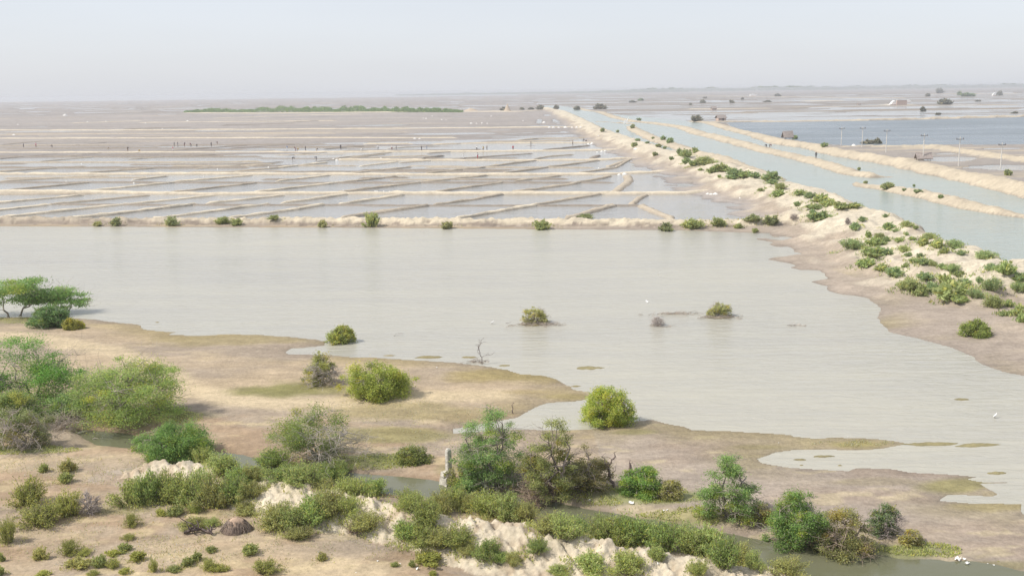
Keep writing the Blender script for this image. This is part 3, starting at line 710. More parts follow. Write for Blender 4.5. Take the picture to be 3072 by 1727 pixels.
KINDS = {  # spray count, spray size, flattening, lowest spray, share of bare sprays, leaves per area, shell, side lobes
    'acacia': dict(n=120, s=.12, flat=.45, lo=.05, bare=.12, cov=2.0, shell=.45, lob=7),
    'sparse': dict(n=120, s=.10, flat=.55, lo=.06, bare=.26, cov=1.6, shell=.35, lob=7),
    'umbrella': dict(n=46, s=.15, flat=.26, lo=.50, bare=.12, cov=1.3, shell=.5, lob=5),
    'round': dict(n=170, s=.085, flat=.9, lo=.04, bare=.0, cov=1.5, shell=.6, lob=9),
    'shag': dict(n=130, s=.10, flat=.75, lo=.03, bare=.10, cov=1.6, shell=.5, lob=8),
    'scrub': dict(n=105, s=.10, flat=.7, lo=.04, bare=.36, cov=1.6, shell=.4, lob=7),
    'dead': dict(n=80, s=.12, flat=.8, lo=.06, bare=1.0, cov=0, shell=.4, lob=5),
}
def shrub_mesh(w, h, D, kind, leaf, rg, twig=TWIG, bare_dir=None, droop=0.0, depth=.85, yellow=.15):
    k = KINDS[kind]; T = Tubes(); C = []; Dv = []; LC = []
    ls = max(.042, D * .00105)
    nst = {'umbrella': 2, 'round': 6}.get(kind, 4)
    stems = []
    for i in range(nst):
        a = 6.283 * i / nst + rg.uniform(-.5, .5); r = rg.uniform(.12, .30) * w
        top = (r * math.cos(a), r * math.sin(a) * depth, h * rg.uniform(.45, .68))
        p = bend((rg.normal() * .03 * w, rg.normal() * .03 * w, -.05), top, rg, 5, .16)
        T.path(p, (.022 + .016 * h) * (1.5 if kind == 'umbrella' else 1), .012 + .005 * h, tuple(np.array(twig) * rg.uniform(.6, 1.0)))
        stems += [np.array(x) for x in p[1:]]
    S = np.array(stems)
    # a main dome and smaller lobes round it give the uneven outline
    lob = [(rg.normal() * .05 * w, rg.normal() * .05 * w, (.45 if kind == 'round' else .41) * w, h)]
    for i in range(k['lob']):
        a = 6.283 * (i + rg.uniform(-.4, .4)) / k['lob']; rb = rg.uniform(.13, .25) * w; rc = .5 * w * rg.uniform(.92, 1.06) - rb
        lob.append((rc * math.cos(a), rc * math.sin(a) * depth, rb, h * rg.uniform(.38, .88)))
    wt = np.array([q[2] ** 1.4 * q[3] ** .5 for q in lob]); wt /= wt.sum()
    for i in range(k['n']):
        bx, by, rb, hb = lob[rg.choice(len(lob), p=wt)]
        a = rg.rand() * 6.283
        r = (k['shell'] + (1 - k['shell']) * rg.rand()) if rg.rand() < .85 else rg.rand()
        cz = k['lo'] + (1 - k['lo']) * rg.rand() ** .85
        er = math.sqrt(max(.04, 1 - cz ** 2.8)) * .92 + .08
        if kind == 'umbrella': er = .55 + .45 * rg.rand()
        x = bx + rb * r * er * math.cos(a); y = by + rb * r * er * math.sin(a) * depth
        z = hb * cz
        a = math.atan2(y, x); 
        far = kind != 'round' and rg.rand() < .16
        if far: x *= 1.22; y *= 1.22; z *= 1.07
        s = k['s'] * w * rg.uniform(.6, 1.25) * (.55 if far else 1); s = min(s, h * .35)
        x *= 1 - .5 * s / (w * .5); y *= 1 - .5 * s / (w * .5)
        c = np.array([x, y, z])
        if droop: c[2] -= droop * h * (math.hypot(x, y) / (w * .5)) ** 2 * .5; c[2] = max(c[2], .06)
        cand = S[S[:, 2] <= c[2] + .15 * h]
        if len(cand) == 0: cand = S[:2]
        b = cand[np.argmin(np.linalg.norm(cand - c, axis=1) + rg.rand(len(cand)) * .1 * w)]
        tc = tuple(np.array(twig) * rg.uniform(.7, 1.35))
        T.path(bend(b, c, rg, 3, .14, .08), .008 + .006 * h, .006, tc)
        pb = k['bare']
        if bare_dir is not None:
            ca = math.cos(a - bare_dir); pb = min(1, pb + (.95 if ca > 0 else 0) * min(1, 1.6 * math.hypot(x, y) / (w * .5)))
        bare = rg.rand() < pb
        out = np.array([math.cos(a), math.sin(a), .35])
        for q in range(7 if bare else 3):
            e = c + (rg.normal(size=3) * np.array([1, 1, .7]) + out * .6) * s * (.95 if bare else .6)
            e[2] = max(e[2], .03)
            T.path(bend(c, e, rg, 2, .2), .009, .004, tuple(np.array(twig) * rg.uniform(.8, 1.5)))
            if bare and rg.rand() < .6:
                e2 = e + (rg.normal(size=3) + out) * s * .4; e2[2] = max(e2[2], .03); T.seg(e, e2, .006, .003, tc)
        if not bare and k['cov'] > 0:
            n = int(np.clip(k['cov'] * 3.14 * s * s * (.5 + .5 * k['flat']) / (ls * ls * .62), 6, 420))
            g = rg.normal(size=(n, 3)) * np.array([.5, .5, .5 * k['flat']]) * s
            cc = c + g; cc[:, 2] = np.maximum(cc[:, 2], .03)
            C.append(cc); Dv.append(rg.normal(size=(n, 3)) * np.array([1, 1, .55]) + out * .6)
            tone = np.array(leaf) * rg.uniform(.78, 1.25)
            if rg.rand() < yellow: tone = tone * np.array([1.35, 1.1, .75])
            LC.append(leaf_cols(n, tone, rg, .08, .22))
    br = T.mesh('branches')
    if not C: return None, br
    c = np.concatenate(C); d = np.concatenate(Dv)
    V, Q = leaf_quads(c, d, ls * 1.5 * rg.uniform(.7, 1.4, len(c)), ls * .85, rg)
    return new_mesh('foliage', V, Q, np.concatenate(LC), False, [LEAF]), br

def metric(px, base, wpx, hpx):
    """plan point, distance, width and height in metres of a plant that shows wpx by hpx with its lower edge at base"""
    p0 = place(px, base)
    s = p0.y / math.cos(PITCH) / FPX * 1.0
    dep = math.atan2(CAM_H, p0.y)
    w = wpx * s
    r = .40 * w
    p = place(px, base - .55 * r * math.sin(dep) / s)
    h = max((hpx - .75 * r * math.sin(dep) / s) * s / math.cos(dep), hpx * s * .35)
    return p, p0.y, w, h

def plant(name, label, cat, px, base, wpx, hpx, kind, leaf, group=None, seed=0, floor=0.0, **kw):
    p, D, w, h = metric(px, base, wpx, hpx)
    rg = np.random.RandomState(seed + int(px) * 3 + int(base))
    root = bpy.data.objects.new(name, None); COL.objects.link(root); root.location = p; root.empty_display_size = .2
    tag(root, label, cat, group)
    if kind == 'saltbush': f, b = saltbush_mesh(w, h, D, leaf, rg, **kw)
    else: f, b = shrub_mesh(w, h, D, kind, leaf, rg, **kw)
    if f: link('foliage', f, root)
    link('branches', b, root)
    return root

G_AC = (.15, .245, .085); G_ACY = (.22, .275, .095); G_OLV = (.24, .26, .11); G_SALT = (.215, .265, .105); G_DK = (.14, .225, .075); G_BR = (.235, .305, .07); G_BRN = (.23, .20, .10)

# big single trees and bushes
plant('acacia_tree', 'flat topped umbrella thorn tree with a dark trunk at the pond edge', 'tree', 40, 962, 290, 132, 'umbrella', G_AC, seed=1, depth=.6)
plant('acacia_tree', 'thorn tree stretching a flat leafy branch out over the pond', 'tree', 190, 950, 210, 88, 'umbrella', G_AC, seed=2, depth=.5)
plant('bush', 'dense dark green bush under the thorn trees at the pond edge', 'bush', 150, 985, 135, 66, 'shag', (.10, .165, .07), seed=3)
plant('bush', 'small yellow green bush beside the dense dark bush at the pond edge', 'bush', 222, 989, 68, 33, 'round', (.24, .24, .06), seed=4)
plant('acacia_tree', 'broad bright green thorn tree behind the grey brushwood', 'tree', 75, 1240, 440, 232, 'acacia', (.11, .215, .055), seed=5, depth=.8, bare_dir=1.6)
plant('acacia_tree', 'sprawling pale green thorn tree leaning over the small brown pool', 'tree', 380, 1288, 400, 220, 'acacia', (.17, .225, .08), seed=6, droop=.25)
plant('bush', 'half dead grey brown bush below the bright green thorn tree', 'bush', 75, 1364, 230, 150, 'scrub', (.15, .17, .085), seed=7, bare_dir=-1.4)
plant('bush', 'olive green bush between the bright thorn tree and the half dead bush', 'bush', 40, 1300, 210, 120, 'shag', (.15, .19, .08), seed=61)
plant('bush', 'low green bush in front of the gap between the two thorn trees', 'bush', 205, 1262, 150, 78, 'shag', (.14, .21, .085), seed=62)
plant('dead_bush', 'bare grey brushwood lying between two thorn trees', 'bush', 205, 1292, 130, 55, 'dead', G_OLV, seed=8, twig=(.40, .35, .30))
plant('bush', 'low spreading green bush with brown heart beside the small brown pool', 'bush', 525, 1378, 270, 112, 'shag', (.12, .195, .065), seed=9, droop=.3)
plant('bush', 'olive bush with bare grey twigs on the open mudflat', 'bush', 968, 1160, 140, 104, 'shag', (.21, .225, .085), seed=10, bare_dir=-.9, twig=(.40, .36, .33))
plant('bush', 'rounded yellow green bush standing on the open mudflat', 'bush', 1138, 1197, 236, 116, 'shag', (.215, .255, .07), seed=11)
plant('bush', 'small green bush at the water line by the silver puddle', 'bush', 1023, 1031, 100, 50, 'round', (.19, .22, .07), seed=12)
plant('bush', 'big round bright yellow green bush at the pond edge', 'bush', 1826, 1284, 194, 124, 'round', G_BR, seed=13)
plant('bush', 'olive bush growing out of the pond on a raft of sticks', 'bush', 1604, 972, 92, 50, 'scrub', (.24, .24, .11), seed=14)
plant('bush', 'sparse pale bush growing out of the pond behind a floating branch', 'bush', 2158, 951, 84, 42, 'scrub', (.25, .26, .12), seed=15)
plant('dead_bush', 'small bare grey bush standing in the pond', 'bush', 1973, 978, 48, 26, 'dead', G_OLV, seed=16, twig=(.42, .37, .34))
plant('bush', 'half dead bush, leafy at one side and a grey tangle at the other', 'bush', 965, 1408, 370, 190, 'scrub', (.17, .225, .075), seed=18, bare_dir=-.5, twig=(.40, .36, .32))
plant('bush', 'small olive bush on the creek bank, beside the half dead tangle', 'bush', 1240, 1392, 125, 56, 'shag', (.17, .20, .075), seed=19)
plant('acacia_tree', 'feathery thorn tree with a grey twiggy base next to the stone post', 'tree', 1472, 1480, 265, 268, 'sparse', (.14, .215, .085), seed=20)
plant('dead_bush', 'grey tangle of dead twigs at the foot of the feathery thorn tree', 'bush', 1505, 1474, 190, 100, 'dead', G_OLV, seed=21, twig=(.38, .34, .32))
plant('bush', 'yellowish bush hiding the foot of the stone post', 'bush', 1378, 1468, 90, 76, 'shag', (.22, .225, .08), seed=22)
plant('acacia_tree', 'thin thorn tree with an olive middle and brown brushy foot', 'tree', 1650, 1514, 225, 275, 'sparse', (.18, .20, .085), seed=23, twig=(.30, .25, .22))
plant('dead_bush', 'brown ball of dry brush at the foot of the olive thorn tree', 'bush', 1612, 1522, 130, 90, 'dead', G_BRN, seed=24, twig=(.30, .23, .18))
plant('bush', 'brownish half bare thicket between the olive thorn tree and the snag', 'bush', 1752, 1484, 200, 150, 'scrub', (.20, .19, .10), seed=25, twig=(.33, .28, .25))
plant('bush', 'green thorn bush growing round a broken stump', 'bush', 1925, 1492, 160, 96, 'acacia', (.13, .215, .065), seed=26)
plant('bush', 'low yellow olive bush at the edge of the grassy creek bank', 'bush', 2010, 1500, 90, 60, 'shag', (.24, .235, .10), seed=27)
plant('acacia_tree', 'upright feathery green thorn tree on the creek bank', 'tree', 2185, 1572, 225, 215, 'sparse', (.15, .225, .085), seed=28)
plant('bush', 'thick deep green bush leaning over the creek', 'bush', 2392, 1652, 235, 176, 'shag', G_DK, seed=29, droop=.2)
plant('bush', 'olive brown bush overhanging the creek, beside the deep green one', 'bush', 2540, 1680, 225, 152, 'scrub', (.175, .18, .085), seed=30, twig=(.30, .24, .19))
plant('bush', 'dark bush with bare grey flank at the landward side of the olive brown one', 'bush', 2655, 1618, 125, 106, 'shag', (.11, .15, .08), seed=31, bare_dir=-.9, twig=(.36, .31, .29))
plant('bush', 'small brownish bush at the end of the creek bushes', 'bush', 2735, 1638, 85, 50, 'shag', (.21, .20, .085), seed=32)
plant('bush', 'thin brownish scrub between the upright tree and the deep green bush', 'bush', 2285, 1570, 90, 66, 'scrub', (.22, .21, .10), seed=33)

# ------------------------------------------------------------------ shrubs of a kind: shared meshes, own places and labels
LIB = {}
def lib(key, builder):
    if key not in LIB: LIB[key] = builder()
    return LIB[key]

def naming(px, py, marks, used, noun, where):
    """words that place a thing by the landmark beside it; counts outwards from that landmark"""
    best = min(marks, key=lambda q: math.hypot(px - q[1], (py - q[2]) * 1.6))
    dx, dy = px - best[1], (py - best[2]) * 2.2
    rel = 'beside' if abs(dx) > abs(dy) else ('in front of' if dy > 0 else 'behind')
    return (best[0], rel, math.hypot(dx, dy))

ORD = ['first', 'second', 'third', 'fourth', 'fifth', 'sixth', 'seventh', 'eighth', 'ninth', 'tenth', 'eleventh', 'twelfth', 'thirteenth', 'fourteenth', 'fifteenth', 'sixteenth', 'seventeenth', 'eighteenth', 'nineteenth', 'twentieth']
def name_all(items, marks, fmt):
    """items: (object, px, py, adjective). fmt gets adj, ordinal, relation, landmark"""
    grp = {}
    for o, px, py, adj in items:
        lm, rel, dist = naming(px, py, marks, None, None, None)
        grp.setdefault((adj, lm, rel), []).append((dist, o))
    for (adj, lm, rel), lst in grp.items():
        lst.sort(key=lambda q: q[0])
        for i, (dist, o) in enumerate(lst):
            if len(lst) == 1: o['label'] = fmt.format(adj=adj, ord='', rel=rel, mark=lm).replace(' ,', ',').replace('  ', ' ')
            else: o['label'] = fmt.format(adj=adj, ord=ORD[min(i, 19)] + ' ', rel=rel, mark=lm).replace('  ', ' ')

def scatter_shrubs(rows, name, cat, group, leaf_list, marks, fmt, variants, dens, kind='saltbush', grow=(1.0, 1.0)):
    items = []
    for i, (px, base, wpx, hpx) in enumerate(rows):
        p, D, w, h = metric(px, base, wpx, hpx)
        w *= grow[0]; h *= grow[1]
        v = rnd.randrange(variants)
        key = (name, kind, v)
        f, b = lib(key, lambda: saltbush_mesh(1.6, 1.0, D * 1.6 / w, leaf_list[v % len(leaf_list)], np.random.RandomState(900 + v * 13 + len(name)), dens) if kind == 'saltbush'
                   else shrub_mesh(1.8, 1.0, D * .8, kind, leaf_list[v % len(leaf_list)], np.random.RandomState(900 + v * 13)))
        root = bpy.data.objects.new(name, None); COL.objects.link(root); root.location = p; root.empty_display_size = .1
        root.rotation_euler = (0, 0, rnd.uniform(0, 6.283))
        root.scale = (w / 1.6, w / 1.6, h)
        tag(root, None, cat, group)
        if f: link('foliage', f, root)
        link('branches', b, root)
        ar = w * h
        items.append((root, px, base, ar))
    q = sorted(a[3] for a in items); lo, hi = q[len(q) // 3], q[2 * len(q) // 3]
    items = [(o, x, y, 'small' if a < lo else ('big' if a > hi else 'middling')) for o, x, y, a in items]
    name_all(items, marks, fmt)

mound_rows = ([(R7(x, y) + (w * K, h * K)) for x, y, w, h in [
    (1000, 920, 230, 200), (1120, 905, 200, 230), (1250, 880, 220, 210), (1380, 900, 250, 230), (1500, 915, 250, 240), (1640, 935, 260, 230), (1780, 905, 230, 210), (1880, 860, 180, 140), (1280, 590, 150, 80), (1520, 612, 170, 130), (1680, 690, 230, 160), (1830, 765, 220, 140), (1900, 720, 160, 110), (2060, 650, 240, 140), (2130, 745, 260, 110), (2300, 765, 250, 150), (2450, 745, 220, 130), (2420, 815, 200, 100), (2550, 700, 150, 130),
    (2200, 1100, 260, 170), (2100, 1095, 260, 190), (2360, 1065, 260, 200), (2480, 1005, 260, 200), (2250, 1180, 200, 100), (1870, 985, 170, 90), (1470, 1090, 170, 90), (1600, 1080, 100, 60), (1460, 970, 90, 70), (1750, 700, 150, 100)]]
  + [(R8(x, y) + (w * K, h * K)) for x, y, w, h in [
    (90, 865, 240, 160), (250, 852, 230, 140), (60, 1000, 180, 140), (190, 1120, 240, 150), (480, 930, 200, 130), (560, 965, 180, 140), (640, 1060, 230, 190), (760, 985, 200, 180), (860, 945, 220, 160), (980, 960, 180, 130), (1120, 1010, 230, 190), (1250, 1030, 230, 190), (1380, 1050, 190, 170), (500, 1190, 220, 150), (640, 1225, 250, 170), (760, 1245, 240, 160), (880, 1222, 220, 150), (960, 1280, 140, 90), (1090, 1340, 180, 150), (1200, 1345, 150, 80), (1290, 1372, 120, 100),
    (1580, 1130, 220, 150), (1680, 1172, 240, 180), (1780, 1135, 160, 130), (1950, 1180, 230, 180), (2060, 1205, 250, 210), (2190, 1225, 260, 220), (2300, 1205, 190, 150), (2430, 1265, 240, 210), (2540, 1205, 150, 160), (1480, 1270, 150, 90), (1640, 1445, 150, 70), (1880, 1440, 220, 160), (2140, 1445, 240, 170), (2380, 1335, 110, 110)]]
  + [(R9(x, y) + (w * K, h * K)) for x, y, w, h in [(70, 1285, 230, 210), (200, 1305, 250, 220), (310, 1392, 220, 230), (420, 1392, 240, 190), (540, 1402, 120, 130), (790, 1446, 210, 140), (130, 1442, 140, 110)]])
MARKS_M = [('the first chalk outcrop', 540, 1410), ('the broad chalk face', 870, 1490), ('the small chalk patch', 1120, 1520), ('the long chalk slope', 1500, 1600), ('the last chalk slope', 1980, 1690), ('the stone post', 1345, 1455), ('the brown heap', 710, 1580), ('the half dead grey tangle', 960, 1400), ('the olive thorn tree', 1640, 1510), ('the upright feathery tree', 2185, 1575)]
scatter_shrubs(mound_rows, 'saltbush', 'bush', 'leafy saltbushes along the chalky bank of the creek', [G_SALT, (.20, .235, .085), (.165, .22, .08), (.21, .22, .095)], MARKS_M, '{adj} saltbush on the chalky bank, {ord}{rel} {mark}', 9, 1.4, grow=(1.5, 1.22))

fore_rows = [(R7(x, y) + (w * K, h * K)) for x, y, w, h in [(220, 915, 270, 210), (330, 1078, 330, 170), (540, 1000, 230, 200), (70, 1205, 150, 170), (340, 667, 70, 56), (500, 668, 110, 90), (480, 752, 110, 80), (520, 1292, 170, 105), (630, 1293, 130, 56), (310, 1322, 110, 85), (590, 1402, 180, 76), (745, 1392, 110, 95), (870, 1392, 130, 76), (850, 1302, 90, 50), (930, 1262, 100, 52), (980, 1176, 110, 42), (990, 1080, 120, 95), (1040, 1337, 110, 76), (1170, 1420, 80, 100), (1300, 1422, 110, 46), (1425, 1377, 90, 60), (1495, 1332, 80, 56), (1580, 1272, 90, 46), (1880, 1287, 130, 86), (1990, 1446, 220, 110), (1570, 1402, 120, 76), (1630, 1427, 140, 56), (10, 1342, 40, 60), (10, 1446, 70, 60), (945, 1440, 80, 50), (330, 1446, 90, 36), (1200, 1000, 80, 56), (1320, 992, 140, 76), (720, 1445, 110, 40), (2420, 1330, 90, 50)]] + [(R8(x, y) + (w * K, h * K)) for x, y, w, h in [(670, 1372, 180, 100), (540, 1382, 50, 56), (690, 1446, 60, 36), (400, 1382, 60, 36)]]
MARKS_F = [('the brown heap', 710, 1580), ('the fallen log', 600, 1600), ('the dry twig ball', 275, 1540), ('the pale sandy rise', 180, 1430), ('the corner of bare sand', 90, 1690), ('the bare brown soil', 480, 1650), ('the foot of the chalk bank', 1260, 1690), ('the rounded tufts on tan soil', 250, 1660)]
scatter_shrubs(fore_rows, 'low_shrub', 'bush', 'low shrubs dotted over the bare tan soil', [(.20, .215, .075), (.23, .245, .075), (.175, .20, .085), (.24, .235, .10)], MARKS_F, '{adj} low shrub on bare soil, {ord}{rel} {mark}', 7, 1.1, grow=(1.35, 1.25))

dike_rows = ([(R3(x, y) + (w * K, h * K)) for x, y, w, h in [(30, 682, 90, 56), (95, 650, 50, 36), (170, 742, 170, 72), (30, 732, 60, 46), (80, 747, 70, 36), (220, 802, 70, 46), (135, 786, 35, 22), (290, 792, 120, 54), (390, 822, 120, 54), (470, 832, 120, 46), (540, 837, 80, 42), (275, 837, 30, 22), (365, 846, 95, 32), (670, 860, 110, 66), (740, 926, 90, 56), (680, 886, 80, 38), (590, 940, 50, 28), (720, 977, 100, 52), (860, 1052, 60, 36), (880, 967, 80, 38), (960, 992, 90, 46), (1040, 1022, 110, 56), (1100, 1052, 110, 52), (1190, 1070, 120, 46), (1290, 1065, 110, 36), (985, 1072, 130, 38), (980, 1107, 50, 32), (1020, 1152, 160, 52), (1060, 1130, 60, 46),
    (1300, 1227, 80, 52), (1355, 1167, 55, 38), (1550, 1227, 80, 52), (1530, 1137, 35, 28), (1600, 1247, 40, 24), (1690, 1207, 90, 52), (1755, 1223, 40, 24), (1400, 1292, 50, 56), (1490, 1302, 90, 56), (1450, 1352, 110, 66), (1530, 1322, 60, 38), (1280, 1377, 180, 76), (1630, 1322, 60, 34), (1690, 1272, 30, 20), (1730, 1307, 50, 28), (1815, 1352, 90, 74), (1860, 1302, 120, 56), (1670, 1402, 110, 60), (1920, 1367, 100, 66), (2050, 1372, 130, 66), (1975, 1407, 60, 46), (2100, 1422, 70, 34), (1700, 1432, 50, 34), (1430, 1432, 160, 76), (1530, 1422, 90, 56), (2280, 1446, 150, 56), (1790, 1442, 60, 38)]]
  + [(R6(x, y) + (w * K, h * K)) for x, y, w, h in [(1380, 67, 150, 76), (1590, 132, 140, 76), (1500, 92, 90, 52), (1680, 62, 40, 28), (1700, 237, 160, 105), (1800, 277, 110, 84), (1890, 252, 110, 76), (1820, 157, 130, 56), (1980, 192, 110, 70), (1740, 27, 80, 28), (1810, 42, 90, 42), (1885, 52, 70, 38), (1955, 72, 50, 34), (2030, 97, 110, 56), (2090, 132, 80, 42), (2040, 302, 240, 125), (2100, 332, 120, 56), (2210, 297, 120, 66), (2120, 202, 120, 52), (2240, 182, 60, 46), (2330, 242, 150, 95), (2350, 372, 140, 112), (2460, 362, 70, 56), (2330, 92, 110, 56), (2440, 117, 130, 104), (2540, 172, 100, 66), (2540, 252, 130, 76), (2540, 432, 100, 84), (2440, 432, 100, 46), (2560, 482, 80, 76)]])
MARKS_D = [('the narrow strip of canal', 2060, 462), ('the long hedge on the crest', 2200, 515), ('the end of the broad pale bund', 2240, 572), ('the split in the canal bank', 2580, 550), ('the bank junction', 2380, 665), ('the wide bay of bare sand', 2540, 730), ('the canal edge of the crest', 2800, 700), ('the highest part of the crest', 2900, 770), ('the lone round shrub', 2920, 990), ('the pond beach', 2650, 880)]
scatter_shrubs(dike_rows, 'dike_shrub', 'bush', 'shrubs on the long sandy dike', [(.185, .245, .125), (.205, .26, .12), (.175, .235, .13), (.215, .25, .12)], MARKS_D, '{adj} shrub on the sandy dike, {ord}{rel} {mark}', 8, 1.2, grow=(1.22, 1.08))
plant('bush', 'lone round green shrub on the smooth pond beach', 'bush', *R6(2205, 592), 290 * K, 124 * K, 'shag', (.165, .205, .065), seed=40)

bank_rows = ([(R1(x, y) + (w * K, h * K)) for x, y, w, h in [(880, 1202, 80, 62), (740, 1202, 70, 34), (1295, 1202, 105, 70), (1680, 1187, 110, 56), (1790, 1197, 90, 56), (2070, 1152, 90, 34), (2435, 1212, 70, 52)]]
  + [(R2(x, y) + (w * K, h * K)) for x, y, w, h in [(230, 1207, 110, 102), (800, 1224, 100, 52), (1515, 1227, 140, 72), (1845, 1142, 120, 34), (2450, 1242, 100, 66)]]
  + [(R3(x, y) + (w * K, h * K)) for x, y, w, h in [(75, 1222, 160, 72), (265, 1202, 100, 66), (420, 1222, 60, 42), (530, 1167, 120, 54), (660, 1192, 120, 66), (545, 1252, 50, 34)]])
MARKS_B = [('the far end of the bank', 0, 680), ('the two thin cross bunds', 560, 660), ('the tall dark shrub', 1115, 680), ('the sandy middle of the bank', 1500, 680), ('the meeting of bank and dike', 2350, 660)]
scatter_shrubs(bank_rows, 'bank_shrub', 'bush', 'shrubs along the low bank between pond and salt pans', [(.19, .215, .12), (.205, .235, .11), (.24, .24, .13)], MARKS_B, '{adj} grey green shrub on the low bank, {ord}{rel} {mark}', 5, 1.1, grow=(1.2, 1.1))

seg_rows = [(R3(x, y) + (w * K, h * K)) for x, y, w, h in [(1380, 882, 40, 20), (1550, 922, 100, 46), (1770, 952, 70, 28), (1950, 992, 40, 24), (1670, 937, 40, 20), (1330, 780, 30, 20), (1070, 605, 80, 30), (850, 545, 40, 24), (2450, 822, 70, 42), (1745, 905, 30, 18)]] + [(R2(x, y) + (w * K, h * K)) for x, y, w, h in [(2200, 465, 40, 28), (2430, 552, 40, 28), (2475, 575, 50, 34), (2350, 545, 30, 14), (2245, 405, 50, 16), (1970, 492, 40, 26), (2085, 495, 30, 16), (2230, 560, 40, 16), (2310, 580, 40, 16), (2390, 605, 50, 20), (2440, 620, 40, 20), (2210, 605, 60, 30), (2365, 672, 50, 26), (2490, 705, 40, 26), (2550, 665, 60, 45)]]
MARKS_S = [('the gap in the canal bank', 2610, 540), ('the thatched hut', 2362, 418), ('the white sluice gate', 1880, 365), ('the narrow strip of canal', 2040, 455), ('the first utility pole', 2525, 435), ('the last utility pole', 3003, 500), ('the bent part of the dike', 1850, 415)]
scatter_shrubs(seg_rows, 'canal_shrub', 'bush', 'little shrubs on the banks of the canals', [(.17, .215, .12), (.19, .215, .12)], MARKS_S, '{adj} shrub on a canal bank, {ord}{rel} {mark}', 3, 1.1)

far_rows = [(R3(x, y) + (w * K, h * K)) for x, y, w, h in [(1935, 202, 75, 36), (1850, 226, 40, 24), (2085, 216, 30, 24), (1815, 336, 45, 32), (1970, 286, 115, 42), (2390, 216, 40, 32), (1400, 582, 85, 30), (1475, 582, 55, 42), (150, 276, 40, 26), (370, 276, 40, 24), (450, 250, 25, 18), (720, 226, 50, 22), (100, 412, 110, 42), (2150, 226, 90, 22), (640, 268, 50, 14), (2230, 262, 55, 10), (2500, 352, 50, 12), (1930, 362, 50, 14), (60, 290, 30, 14), (170, 240, 40, 12)]] + [(R2(x, y) + (w * K, h * K)) for x, y, w, h in [(1500, 326, 70, 34), (1225, 331, 50, 26), (1620, 321, 45, 30), (1360, 326, 40, 18), (1780, 326, 55, 28), (1950, 321, 80, 40), (1430, 325, 40, 18), (2260, 258, 40, 14), (2200, 270, 60, 14)]]
MARKS_X = [('the white tents', 2690, 312), ('the white shed', 2260, 286), ('the far hut by the bank', 2160, 355), ('the head of the canal', 1690, 320), ('the sand heap', 1525, 325), ('the line of utility poles', 2640, 430), ('the far dark pond', 2900, 345)]
scatter_shrubs(far_rows, 'far_bush', 'bush', 'dark bushes scattered over the far flats', [(.15, .15, .135), (.14, .145, .13), (.13, .18, .11)], MARKS_X, '{adj} dark bush far out on the flats, {ord}{rel} {mark}', 4, 1.3)

# ------------------------------------------------------------------ far green thicket and the tree line
def leaf_mass(name, line, depth, hgt, size, n, col, seed, kind='stuff', bump=.5):
    rg = np.random.RandomState(seed)
    P_ = np.array(line, float); k = rg.rand(n) * (len(P_) - 1.0001); i = k.astype(int); f = (k - i)[:, None]
    c2 = P_[i] * (1 - f) + P_[i + 1] * f
    along = k * 9.0
    hh = hgt * (1 - bump + bump * 1.6 * vnoise(along, np.zeros(n), seed)) * (c2[:, 2] if P_.shape[1] > 2 else 1)
    off = (rg.rand(n) - .5) * depth
    z = hh * np.sqrt(np.clip(1 - (2 * off / depth) ** 2, .02, 1)) * rg.rand(n) ** .45
    c = np.stack([c2[:, 0] + rg.normal(size=n) * size, c2[:, 1] + off, z], 1)
    V, Q = leaf_quads(c, rg.normal(size=(n, 3)), size * rg.uniform(.7, 1.6, n), size, rg)
    return tag(link(name, new_mesh(name, V, Q, leaf_cols(n, col, rg), False, [LEAF])), kind=kind)
th = [(*P(x, 337)[:2], s) for x, s in [(560, .35), (600, .6), (680, .7), (790, .95), (900, 1.0), (1000, .95), (1100, 1.0), (1200, .8), (1290, .7), (1350, .5), (1385, .3)]]
leaf_mass('thicket', th, 24, 5.2, .75, 26000, (.105, .16, .07), 5)
tl = [(*P(x, y)[:2], s) for x, y, s in [(1190, 287.0, .25), (1400, 284.8, .5), (1700, 281.0, .6), (1900, 278.5, .8), (1960, 277.6, 1.1), (2048, 276.4, 1.0), (2300, 273, 1.2), (2500, 270.3, 1.1), (2800, 266.4, 1.0), (3072, 262.8, 1.0), (3600, 255.9, 1.0), (4200, 248, 1.0)]]
leaf_mass('treeline', tl, 300, 21, 5.5, 26000, (.10, .13, .09), 6, bump=.35)

